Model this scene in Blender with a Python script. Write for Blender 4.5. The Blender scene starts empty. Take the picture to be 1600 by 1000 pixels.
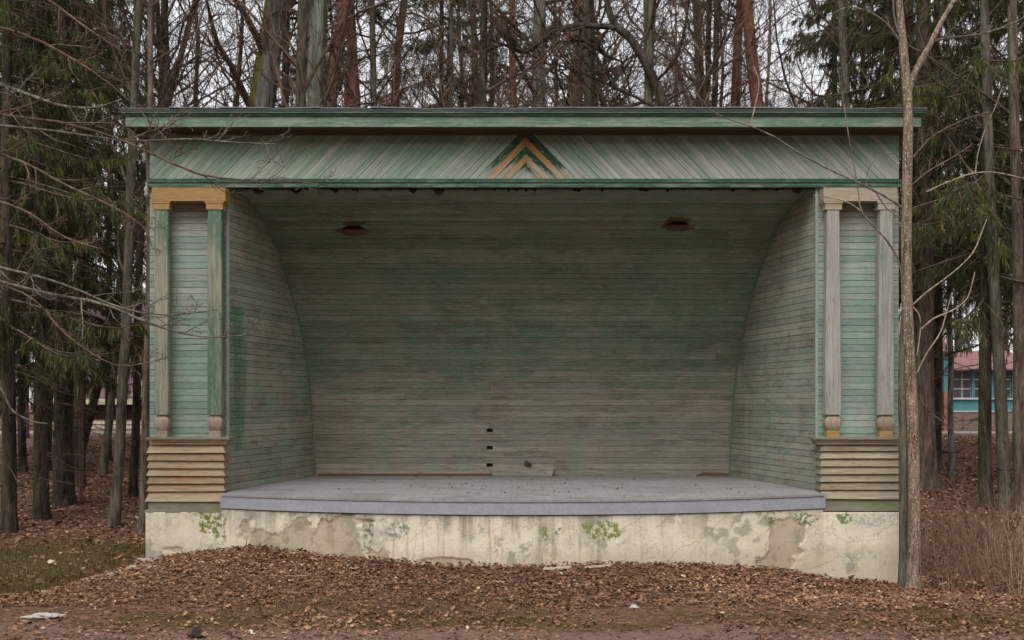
import bpy, math, random
import numpy as np
from mathutils import Vector

rng = np.random.default_rng(7)
random.seed(7)
SC = bpy.context.scene
COL = SC.collection
R = math.radians

# ------------------------------------------------------------------ camera
F = 1764.0            # focal length in photograph pixels
D = 15.0              # metres from the camera to the bandstand's front wall plane (y = 0)
EYE = 2.04
HX, HY = 816.0, 630.0  # vanishing point in the photograph
cam_data = bpy.data.cameras.new('camera')
cam = bpy.data.objects.new('camera', cam_data)
COL.objects.link(cam)
cam.location = (0, -D, EYE)
cam.rotation_euler = (R(90), 0, 0)
cam_data.sensor_width = 36
cam_data.lens = F / 1600 * 36
cam_data.shift_x = -16 / 1600
cam_data.shift_y = 130 / 1600
cam_data.clip_end = 2000
cam_data.dof.use_dof = True
cam_data.dof.focus_distance = 15.2
cam_data.dof.aperture_fstop = 2.2
SC.camera = cam

# ------------------------------------------------------------------ sky, sun, exposure
SUN_EL, SUN_AZ = R(52), R(196)     # azimuth clockwise from +y: the sun stands behind the camera, above the clouds
world = bpy.data.worlds.new('World')
SC.world = world
world.use_nodes = True
wn, wl = world.node_tree.nodes, world.node_tree.links
wn.clear()
sky = wn.new('ShaderNodeTexSky')
sky.sky_type = 'NISHITA'
sky.sun_disc = False
sky.sun_elevation = SUN_EL
sky.sun_rotation = SUN_AZ
sky.air_density = 1.0
sky.dust_density = 1.5
sky.ozone_density = 1.0
hs = wn.new('ShaderNodeHueSaturation')          # an overcast sky: almost no hue
hs.inputs['Saturation'].default_value = 0.10
bg = wn.new('ShaderNodeBackground')
bg.inputs['Strength'].default_value = 0.13
wo = wn.new('ShaderNodeOutputWorld')
wl.new(sky.outputs[0], hs.inputs['Color'])
wl.new(hs.outputs[0], bg.inputs['Color'])
wl.new(bg.outputs[0], wo.inputs['Surface'])

sun_data = bpy.data.lights.new('sun', 'SUN')
sun_data.energy = 0.9
sun_data.angle = R(35)
sun_data.color = (1.0, 0.96, 0.91)
sun = bpy.data.objects.new('sun', sun_data)
COL.objects.link(sun)
sd = Vector((math.sin(SUN_AZ) * math.cos(SUN_EL), math.cos(SUN_AZ) * math.cos(SUN_EL), math.sin(SUN_EL)))
sun.rotation_euler = (-sd).to_track_quat('-Z', 'Y').to_euler()
sun.location = (0, -20, 30)

SC.view_settings.view_transform = 'Standard'
SC.view_settings.look = 'None'
SC.view_settings.exposure = 0.9
SC.view_settings.gamma = 1.0
SC.view_settings.use_curve_mapping = False
SC.cycles.max_bounces = 6
SC.cycles.diffuse_bounces = 3
SC.cycles.glossy_bounces = 2
SC.cycles.use_denoising = True

# ------------------------------------------------------------------ helpers
def X(px, y=0.0):
    return (px - HX) / F * (D + y)
def Z(py, y=0.0):
    return EYE + (HY - py) / F * (D + y)
def P(px, py, y=0.0):
    return np.array([X(px, y), y, Z(py, y)])
def lin(r, g, b):
    f = lambda c: (c / 255 / 12.92) if c / 255 <= 0.04045 else ((c / 255 + 0.055) / 1.055) ** 2.4
    return (f(r), f(g), f(b), 1.0)

def tag(o, label=None, cat=None, group=None, kind=None):
    if label: o['label'] = label
    if cat: o['category'] = cat
    if group: o['group'] = group
    if kind: o['kind'] = kind
    return o
def empty(name, loc=(0, 0, 0), parent=None):
    o = bpy.data.objects.new(name, None)
    o.empty_display_size = 0.2
    COL.objects.link(o)
    o.location = loc
    o.parent = parent
    return o
def link(name, me, mat=None, parent=None, loc=None):
    o = bpy.data.objects.new(name, me)
    COL.objects.link(o)
    if mat is not None and len(me.materials) == 0:
        me.materials.append(mat)
    if parent is not None:
        o.parent = parent
    if loc is not None:
        o.location = loc
    return o
def pyd(name, v, f, mat=None, parent=None, smooth=False, loc=None):
    """mesh object; v are in the parent's space (parents are Empties at a base point: v given relative to it)"""
    me = bpy.data.meshes.new(name)
    me.from_pydata([tuple(map(float, p)) for p in v], [], f)
    if smooth:
        me.polygons.foreach_set('use_smooth', [True] * len(me.polygons))
    me.update()
    return link(name, me, mat, parent, loc)
HEXF = [(0, 3, 2, 1), (4, 5, 6, 7), (0, 1, 5, 4), (1, 2, 6, 5), (2, 3, 7, 6), (3, 0, 4, 7)]
def box(name, x0, x1, y0, y1, z0, z1, mat, parent=None):
    v = [(x0, y0, z0), (x1, y0, z0), (x1, y1, z0), (x0, y1, z0), (x0, y0, z1), (x1, y0, z1), (x1, y1, z1), (x0, y1, z1)]
    return pyd(name, v, HEXF, mat, parent)
def boxes(name, bl, mat, parent=None):
    v, f = [], []
    for (x0, x1, y0, y1, z0, z1) in bl:
        n = len(v)
        v += [(x0, y0, z0), (x1, y0, z0), (x1, y1, z0), (x0, y1, z0), (x0, y0, z1), (x1, y0, z1), (x1, y1, z1), (x0, y1, z1)]
        f += [tuple(n + i for i in q) for q in HEXF]
    return pyd(name, v, f, mat, parent)
def hexa(name, lo, hi, mat, parent=None):
    """lo, hi: four points each (front face ring, back face ring)"""
    return pyd(name, list(lo) + list(hi), HEXF, mat, parent)
def prism(name, poly, off, mat, parent=None):
    """poly: list of 3-D points of a convex polygon; off: extrusion vector"""
    n = len(poly)
    v = [np.array(p, float) for p in poly] + [np.array(p, float) + np.array(off, float) for p in poly]
    f = [tuple(range(n)), tuple(range(2 * n - 1, n - 1, -1))]
    for i in range(n):
        j = (i + 1) % n
        f.append((i, i + n, j + n, j))
    o = pyd(name, v, f, mat, parent)
    return o
def quads_mesh(name, V, Q, mat=None, parent=None, smooth=False, attrs=None, loc=None):
    """fast mesh from numpy arrays; Q is (n,4) or (n,3)"""
    V = np.ascontiguousarray(V, dtype=np.float32).reshape(-1, 3)
    Q = np.ascontiguousarray(Q, dtype=np.int32)
    k = Q.shape[1]
    me = bpy.data.meshes.new(name)
    me.vertices.add(len(V)); me.vertices.foreach_set('co', V.ravel())
    me.loops.add(Q.size); me.loops.foreach_set('vertex_index', Q.ravel())
    me.polygons.add(len(Q))
    me.polygons.foreach_set('loop_start', np.arange(0, Q.size, k, dtype=np.int32))
    me.polygons.foreach_set('loop_total', np.full(len(Q), k, dtype=np.int32))
    me.polygons.foreach_set('use_smooth', np.full(len(Q), bool(smooth)))
    for an, arr in (attrs or {}).items():
        a = me.attributes.new(an, 'FLOAT', 'POINT')
        a.data.foreach_set('value', np.ascontiguousarray(arr, dtype=np.float32))
    me.update(calc_edges=True)
    me.validate()
    if name is None:
        return me
    return link(name, me, mat, parent, loc)

# ------------------------------------------------------------------ materials
class NT:
    def __init__(self, name):
        self.m = bpy.data.materials.new(name)
        self.m.use_nodes = True
        self.t = self.m.node_tree
        self.t.nodes.clear()
        self.out = self.t.nodes.new('ShaderNodeOutputMaterial')
        self.b = self.t.nodes.new('ShaderNodeBsdfPrincipled')
        self.t.links.new(self.b.outputs[0], self.out.inputs[0])
        self.pos = self.new('ShaderNodeNewGeometry').outputs['Position']
    def new(self, t):
        return self.t.nodes.new(t)
    def put(self, sock, val):
        if val is None: return
        if isinstance(val, bpy.types.NodeSocket):
            self.t.links.new(val, sock)
        else:
            sock.default_value = val
    def math(self, op, a, b=None, c=None, clamp=False):
        n = self.new('ShaderNodeMath'); n.operation = op; n.use_clamp = clamp
        self.put(n.inputs[0], a); self.put(n.inputs[1], b); self.put(n.inputs[2], c)
        return n.outputs[0]
    def mapping(self, vec, scale=(1, 1, 1), rot=(0, 0, 0), loc=(0, 0, 0)):
        n = self.new('ShaderNodeMapping')
        self.put(n.inputs['Vector'], vec)
        n.inputs['Scale'].default_value = scale; n.inputs['Rotation'].default_value = rot; n.inputs['Location'].default_value = loc
        return n.outputs[0]
    def noise(self, vec, scale=1.0, detail=4.0, rough=0.55, dist=0.0):
        n = self.new('ShaderNodeTexNoise')
        self.put(n.inputs['Vector'], vec)
        n.inputs['Scale'].default_value = scale; n.inputs['Detail'].default_value = detail
        n.inputs['Roughness'].default_value = rough; n.inputs['Distortion'].default_value = dist
        return n.outputs[0]
    def ramp(self, fac, stops):
        n = self.new('ShaderNodeValToRGB')
        e = n.color_ramp.elements
        while len(e) < len(stops): e.new(0.5)
        for i, (p, c) in enumerate(stops):
            e[i].position = p
            e[i].color = c if len(c) == 4 else (*c, 1)
        self.put(n.inputs[0], fac)
        return n.outputs[0]
    def step(self, v, a, b):
        n = self.new('ShaderNodeMapRange'); n.interpolation_type = 'SMOOTHSTEP'
        self.put(n.inputs['Value'], v)
        n.inputs['From Min'].default_value = a; n.inputs['From Max'].default_value = b
        return n.outputs[0]
    def mix(self, fac, a, b, blend='MIX'):
        n = self.new('ShaderNodeMix'); n.data_type = 'RGBA'; n.blend_type = blend
        self.put(n.inputs[0], fac); self.put(n.inputs[6], a); self.put(n.inputs[7], b)
        return n.outputs[2]
    def xyz(self, vec):
        n = self.new('ShaderNodeSeparateXYZ'); self.put(n.inputs[0], vec); return n.outputs
    def rand(self):
        return self.new('ShaderNodeObjectInfo').outputs['Random']
    def scalecol(self, col, val):
        n = self.new('ShaderNodeVectorMath'); n.operation = 'SCALE'
        self.put(n.inputs[0], col); self.put(n.inputs['Scale'], val)
        return n.outputs[0]
    def vadd(self, a, b):
        n = self.new('ShaderNodeVectorMath'); n.operation = 'ADD'
        self.put(n.inputs[0], a); self.put(n.inputs[1], b)
        return n.outputs[0]
    def comb(self, x, y, z):
        n = self.new('ShaderNodeCombineXYZ')
        self.put(n.inputs[0], x); self.put(n.inputs[1], y); self.put(n.inputs[2], z)
        return n.outputs[0]
    def bump(self, h, strength=0.3, dist=0.01):
        n = self.new('ShaderNodeBump')
        n.inputs['Strength'].default_value = strength; n.inputs['Distance'].default_value = dist
        self.put(n.inputs['Height'], h)
        self.t.links.new(n.outputs[0], self.b.inputs['Normal'])
    def blob(self, c, r, noise, amt=0.6):
        """1 inside an uneven patch round c with half-sizes r (world space), 0 outside"""
        v = self.vadd(self.pos, (-c[0], -c[1], -c[2]))
        v = self.mapping(v, scale=(1 / r[0], 1 / r[1], 1 / r[2]))
        n = self.new('ShaderNodeVectorMath'); n.operation = 'LENGTH'; self.put(n.inputs[0], v)
        d = self.math('MULTIPLY_ADD', noise, amt * 2, n.outputs['Value'])
        return self.math('SUBTRACT', 1.0, self.step(d, amt + 0.7, amt + 0.95))
    def done(self, col, rough=0.8, spec=0.25):
        self.put(self.b.inputs['Base Color'], col)
        self.put(self.b.inputs['Roughness'], rough)
        self.b.inputs['Specular IOR Level'].default_value = spec
        return self.m

AXES = {'x': ((0, 0, 0), (2.8, 45, 45)), 'z': ((0, 0, 0), (45, 45, 1.6)), 'y': ((0, 0, 0), (45, 2.8, 45)),
        'd+': ((0, R(-45), 0), (45, 45, 1.6)), 'd-': ((0, R(45), 0), (45, 45, 1.6))}
PSC = {'x': (2.0, 3, 5), 'z': (5, 5, 0.9), 'y': (4, 2.0, 5), 'd+': (6, 5, 1.1), 'd-': (6, 5, 1.1)}
def wood(name, paint, bare, peel=0.5, axis='x', soft=0.08, zbias=None, stain=None, streak=None, blobs=(), vary=0.35, rough=0.78,
         bump=0.35, randpeel=0.12, grimy=None, worldpatch=0.0, offamt=0.008, chips=0.55, cracks=0.5, smudge=None):
    """weathered painted timber: paint (2 tones) over bare boards (2 tones); peel 0 = all paint, 1 = all bare"""
    t = NT(name)
    rnd = t.rand()
    rot, sc = AXES[axis]
    off = t.scalecol(t.comb(rnd, t.math('MULTIPLY', rnd, 3.1), t.math('MULTIPLY', rnd, 1.7)), 40.0)
    base = t.pos
    if axis[0] == 'd':
        base = t.mapping(t.pos, rot=rot)
    gv = t.vadd(t.mapping(base, scale=sc), off)
    grain = t.noise(gv, 1.0, 5.0, 0.65)
    fine = t.noise(t.vadd(t.mapping(base, scale=tuple(s * 3.1 for s in sc)), off), 1.0, 3.0, 0.6)
    pv = t.vadd(t.mapping(base, scale=PSC[axis]), t.scalecol(off, offamt))
    patch = t.noise(pv, 1.0, 7.0, 0.66)
    wpatch = t.noise(t.mapping(t.pos, scale=(0.55, 0.55, 0.55)), 1.3, 4.0, 0.55)
    pf = t.math('MULTIPLY_ADD', grain, 0.45, t.math('MULTIPLY', patch, 0.75))
    pf = t.math('ADD', pf, t.math('MULTIPLY_ADD', rnd, randpeel, -0.5 * randpeel - 0.10))
    if worldpatch:
        pf = t.math('ADD', pf, t.math('MULTIPLY_ADD', wpatch, worldpatch, -0.5 * worldpatch))
    if zbias:
        z = t.xyz(t.pos)[2]
        zz = t.step(z, zbias[0], zbias[1])
        pf = t.math('ADD', pf, t.math('MULTIPLY', zz, zbias[2]))
    thr = 1.0 - peel
    mask = t.step(pf, thr - soft, thr + soft)       # 1 = bare wood
    pcol = t.mix(wpatch, paint[0], paint[1])
    pcol = t.mix(t.step(patch, 0.35, 0.75), pcol, paint[1])
    bcol = t.mix(t.step(grain, 0.3, 0.7), bare[0], bare[1])
    for (c, r_, col) in blobs:
        mk = t.blob(c, r_, patch, 0.55)
        pcol = t.mix(mk, pcol, col)
        mask = t.math('MULTIPLY', mask, t.math('MULTIPLY_ADD', mk, -0.92, 1.0))
    col = t.mix(mask, pcol, bcol)
    if stain:
        sn = t.noise(t.mapping(t.pos, scale=(1.1, 1.1, 1.6), loc=(3, 1, 2)), 1.0, 5.0, 0.6)
        col = t.mix(t.math('MULTIPLY', t.step(sn, 0.45, 0.72), stain[1]), col, stain[0])
    if smudge:
        mn = t.noise(t.mapping(t.pos, scale=(1.5, 2.5, 9.0), loc=(2, 2, 5)), 1.0, 7.0, 0.72)
        col = t.mix(t.math('MULTIPLY', t.step(mn, 0.50, 0.62), smudge[1]), col, smudge[0])
    if streak:
        kn = t.noise(t.mapping(t.pos, scale=(3.0, 3.0, 0.35), loc=(1, 4, 0)), 1.0, 4.0, 0.6)
        col = t.mix(t.math('MULTIPLY', t.step(kn, 0.48, 0.7), streak[1]), col, streak[0])
    if grimy:
        z = t.xyz(t.pos)[2]
        col = t.mix(t.math('MULTIPLY', t.step(z, grimy[0], grimy[1]), grimy[3]), col, grimy[2])
    csc = tuple(11.0 if q == min(sc) else 46.0 for q in sc)
    chip = t.noise(t.vadd(t.mapping(base, scale=csc), off), 1.0, 5.0, 0.7, 0.3)
    pale = t.math('MULTIPLY', t.step(chip, 0.56, 0.62), t.math('SUBTRACT', chips, t.math('MULTIPLY', mask, 0.25)), clamp=True)
    col = t.mix(pale, col, bare[1])
    pit = t.math('SUBTRACT', 1.0, t.step(chip, 0.33, 0.40))
    crk = t.noise(t.vadd(t.mapping(base, scale=tuple(1.1 if q == min(sc) else 110.0 for q in sc)), off), 1.0, 2.0, 0.5)
    crk = t.step(crk, 0.64, 0.70)
    dark = t.math('MAXIMUM', t.math('MULTIPLY', pit, 0.55), t.math('MULTIPLY', crk, cracks))
    val = t.math('MULTIPLY_ADD', rnd, vary, 1.0 - vary / 2)
    val = t.math('MULTIPLY', val, t.math('MULTIPLY_ADD', fine, 1.0, 0.5))
    val = t.math('MULTIPLY', val, t.math('MULTIPLY_ADD', dark, -0.62, 1.0))
    col = t.scalecol(col, val)
    h = t.math('MULTIPLY_ADD', grain, 0.6, t.math('MULTIPLY_ADD', mask, -0.5, t.math('MULTIPLY', fine, 0.4)))
    h = t.math('MULTIPLY_ADD', dark, -0.8, h)
    t.bump(h, bump, 0.006)
    return t.done(col, rough, 0.3)

def plain(name, c, rough=0.8, var=0.3, scale=6.0, spec=0.25, stretch=(1, 1, 1)):
    t = NT(name)
    n = t.noise(t.mapping(t.pos, scale=stretch), scale, 5.0, 0.6)
    col = t.scalecol(c if not isinstance(c, tuple) else t.mix(0.0, c, c), t.math('MULTIPLY_ADD', n, var * 2, 1 - var))
    t.bump(n, 0.2, 0.01)
    return t.done(col, rough, spec)

def bark(name, c0, c1, moss=None, moss_amt=0.5, moss_dir=-1, stretch=5.0, scale=7.0, upper=None, up=(5, 9), bump=0.6, speck=None):
    t = NT(name)
    tc = t.new('ShaderNodeTexCoord').outputs['Object']
    rnd = t.rand()
    v = t.vadd(t.mapping(tc, scale=(scale, scale, scale / stretch)), t.scalecol(t.comb(rnd, rnd, rnd), 30.0))
    n = t.noise(v, 1.0, 6.0, 0.65, 0.4)
    f = t.noise(v, 4.0, 3.0, 0.6)
    col = t.mix(t.step(n, 0.35, 0.68), c0, c1)
    if upper:
        z = t.xyz(tc)[2]
        col = t.mix(t.step(t.math('MULTIPLY_ADD', n, 3.0, z), up[0], up[1]), col, upper)
    if speck:
        s = t.noise(t.mapping(tc, scale=(60, 60, 32)), 1.0, 2.0, 0.5)
        col = t.mix(t.math('MULTIPLY', t.step(s, 0.57, 0.64), 0.7), col, speck)
    if moss:
        nx = t.xyz(t.new('ShaderNodeNewGeometry').outputs['Normal'])[0]
        mv = t.math('MULTIPLY_ADD', nx, moss_dir * 0.55, n)
        col = t.mix(t.math('MULTIPLY', t.step(mv, 0.62, 0.85), moss_amt), col, moss)
    fis = t.noise(t.mapping(v, scale=(1.6, 1.6, 0.8)), 2.0, 4.0, 0.7, 1.0)
    col = t.scalecol(col, t.math('MULTIPLY', t.math('MULTIPLY_ADD', f, 1.2, 0.4), t.math('MULTIPLY_ADD', t.step(fis, 0.36, 0.52), 0.6, 0.45)))
    t.bump(t.math('ADD', t.math('MULTIPLY_ADD', f, 0.35, n), fis), bump, 0.04)
    return t.done(col, 0.9, 0.15)

G_DK = lin(28, 68, 48)
M = {}
# interior: faded green over grey-brown boards
M['back'] = wood('back_wall_boards', [lin(92, 124, 104), lin(120, 136, 116)], [lin(130, 126, 112), lin(158, 152, 136)], 0.36, 'x', 0.20,
                 zbias=(3.5, 1.3, 0.36), stain=(lin(122, 100, 84), 0.35), streak=(lin(128, 142, 122), 0.55), vary=0.26, worldpatch=0.6, bump=0.5, smudge=(lin(92, 82, 68), 0.45), chips=.65, blobs=[((X(553, 1.25), 1.3, 4.52), (.30, .3, .085), lin(92, 68, 52)), ((X(1060, 1.15), 1.2, 4.58), (.26, .3, .085), lin(86, 66, 52))])
M['side'] = wood('side_wall_boards', [lin(120, 140, 122), lin(146, 158, 140)], [lin(142, 136, 120), lin(166, 158, 140)], 0.44, 'y', 0.18,
                 stain=(lin(126, 100, 82), 0.45), streak=(lin(158, 162, 146), 0.55), worldpatch=0.6, vary=0.24, bump=0.5, smudge=(lin(104, 94, 78), 0.45), chips=.65,
                 blobs=[((-3.86, 0.22, 2.35), (0.6, 0.42, 1.25), lin(86, 124, 96))])
M['front'] = wood('pier_wall_boards', [lin(112, 146, 126), lin(142, 166, 152)], [lin(140, 140, 130), lin(162, 160, 150)], 0.42, 'x', 0.18,
                  zbias=(3.9, 4.6, 0.25), streak=(lin(160, 176, 170), 0.5), worldpatch=0.4, vary=0.3)
M['frieze_l'] = wood('frieze_boards_rising', [lin(106, 140, 116), lin(128, 154, 134)], [lin(138, 152, 138), lin(160, 166, 154)], 0.33, 'd+', 0.15,
                     zbias=(5.6, 5.0, 0.26), worldpatch=0.4, vary=0.24)
M['frieze_r'] = wood('frieze_boards_falling', [lin(106, 138, 116), lin(128, 152, 136)], [lin(142, 150, 140), lin(166, 166, 160)], 0.36, 'd-', 0.15,
                     zbias=(5.6, 5.0, 0.32), worldpatch=0.4, vary=0.24)
for s, ax in (('l', 'd+'), ('r', 'd-')):
    M['cg_' + s] = wood('chevron_green_' + s, [lin(26, 62, 42), lin(36, 76, 54)], [lin(130, 134, 120), lin(155, 152, 142)], 0.38, ax, 0.06,
                        zbias=(5.35, 5.03, 0.22), vary=0.15, randpeel=0.05)
    M['co_' + s] = wood('chevron_ochre_' + s, [lin(174, 128, 68), lin(164, 130, 82)], [lin(160, 148, 126), lin(172, 160, 140)], 0.39, ax, 0.08,
                        zbias=(5.35, 5.03, 0.2), vary=0.15, randpeel=0.05)
M['fascia'] = wood('fascia_paint', [lin(98, 130, 106), lin(78, 112, 88)], [lin(124, 142, 122), lin(146, 156, 138)], 0.48, 'x', 0.14, vary=0.15)
M['mould'] = wood('moulding_paint', [lin(34, 72, 52), lin(52, 92, 70)], [lin(96, 118, 104), lin(124, 140, 126)], 0.42, 'x', 0.10, vary=0.2)
M['post_green'] = wood('post_green_paint', [lin(66, 100, 78), lin(100, 122, 102)], [lin(132, 132, 110), lin(156, 150, 128)], 0.40, 'z', 0.10,
                       zbias=(4.45, 3.9, 0.12), vary=0.12, randpeel=0.02, bump=0.5)
M['post_grey'] = wood('post_bare_timber', [lin(104, 132, 112), lin(140, 152, 138)], [lin(144, 141, 133), lin(172, 168, 160)], 0.60, 'z', 0.10, vary=0.12, bump=0.6)
M['ochre'] = wood('beam_ochre_paint', [lin(166, 128, 76), lin(158, 124, 78)], [lin(164, 136, 92), lin(176, 152, 112)], 0.4, 'x', 0.08, vary=0.1, bump=0.2)
M['ochre_f'] = wood('beam_faded_ochre', [lin(162, 140, 100), lin(156, 140, 110)], [lin(156, 146, 128), lin(172, 162, 146)], 0.56, 'x', 0.12, vary=0.1, bump=0.3)
M['slat_l'] = wood('slat_worn_ochre', [lin(162, 126, 84), lin(154, 130, 100)], [lin(140, 126, 104), lin(162, 146, 122)], 0.55, 'x', 0.12, vary=0.42, bump=0.6, chips=.8, cracks=.8)
M['slat_r'] = wood('slat_bare_timber', [lin(146, 118, 80), lin(138, 122, 94)], [lin(136, 124, 104), lin(160, 148, 128)], 0.62, 'x', 0.12, vary=0.38, bump=0.6, chips=.8, cracks=.8)
M['ledge'] = wood('ledge_mossy_timber', [lin(118, 116, 96), lin(142, 142, 124)], [lin(100, 92, 70), lin(138, 130, 110)], 0.45, 'x', 0.12, vary=0.15,
                  stain=(lin(92, 98, 44), 0.5))
M['knob'] = wood('carved_base_timber', [lin(150, 132, 112), lin(140, 124, 104)], [lin(136, 118, 100), lin(160, 146, 128)], 0.6, 'z', 0.15, vary=0.1, bump=0.6)
M['yellow'] = wood('yellow_paint', [lin(170, 134, 62), lin(158, 124, 62)], [lin(146, 128, 98), lin(160, 144, 116)], 0.46, 'x', 0.08, vary=0.1)
M['darkwood'] = plain('dark_sheathing', lin(52, 42, 34), 0.9, 0.3, 8)
M['soffit'] = wood('soffit_brown', [lin(84, 74, 64), lin(70, 60, 52)], [lin(88, 70, 58), lin(104, 86, 72)], 0.5, 'x', 0.2, vary=0.1)
M['trim'] = wood('corner_strip_paint', [lin(132, 152, 140), lin(150, 162, 152)], [lin(142, 140, 130), lin(160, 156, 146)], 0.4, 'z', 0.15, vary=0.1)
M['itrim'] = wood('inner_strip_paint', [lin(98, 128, 108), lin(112, 140, 120)], [lin(118, 118, 102), lin(130, 130, 114)], 0.4, 'z', 0.15, vary=0.1)
M['barebrown'] = plain('bare_brown_wood', lin(106, 78, 56), 0.85, 0.4, 9, stretch=(0.4, 3, 3))
M['roofmetal'] = plain('roof_sheet', lin(128, 138, 142), 0.45, 0.35, 3, 0.4)

def deck_mat(name, c, edge=False):
    t = NT(name)
    n = t.noise(t.mapping(t.pos, scale=(1.2, 1.2, 1.2)), 2.0, 6.0, 0.65)
    s = t.noise(t.mapping(t.pos, scale=(9, 1.5, 9) if not edge else (2, 2, 2)), 2.0, 5.0, 0.7)
    spots = t.noise(t.pos, 22.0, 3.0, 0.6)
    col = t.mix(t.step(n, 0.4, 0.75), c, lin(140, 136, 132) if not edge else lin(160, 160, 168))
    if not edge:
        x = t.xyz(t.pos)
        w = t.new('ShaderNodeMath'); w.operation = 'PINGPONG'; t.put(w.inputs[0], x[0]); w.inputs[1].default_value = 0.07
        joint = t.math('SUBTRACT', 1.0, t.step(w.outputs[0], 0.0, 0.004))
        col = t.mix(t.math('MULTIPLY', joint, 0.55), col, lin(76, 72, 70))
        pool = t.noise(t.mapping(t.pos, scale=(.8, 1.6, 1), loc=(9, 2, 0)), 1.6, 6.0, .62)
        col = t.mix(t.math('MULTIPLY', t.step(pool, .5, .62), .4), col, lin(112, 106, 100))
        far = t.step(t.math('MULTIPLY_ADD', n, 1.2, x[1]), 1.6, 3.6)     # browner and darker towards the back wall
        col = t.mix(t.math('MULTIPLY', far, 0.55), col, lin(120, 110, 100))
    col = t.mix(t.math('MULTIPLY', t.step(spots, 0.64, 0.74), 0.4), col, lin(92, 84, 76))
    col = t.scalecol(col, t.math('MULTIPLY', t.math('MULTIPLY_ADD', s, 0.5, 0.75), t.math('MULTIPLY_ADD', spots, 0.5, 0.75)))
    t.bump(s, 0.15, 0.005)
    return t.done(col, 0.6, 0.35)
M['deck'] = deck_mat('deck_grey_paint', lin(150, 148, 150))
M['deck_edge'] = deck_mat('deck_edge_paint', lin(150, 152, 161), True)

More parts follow.
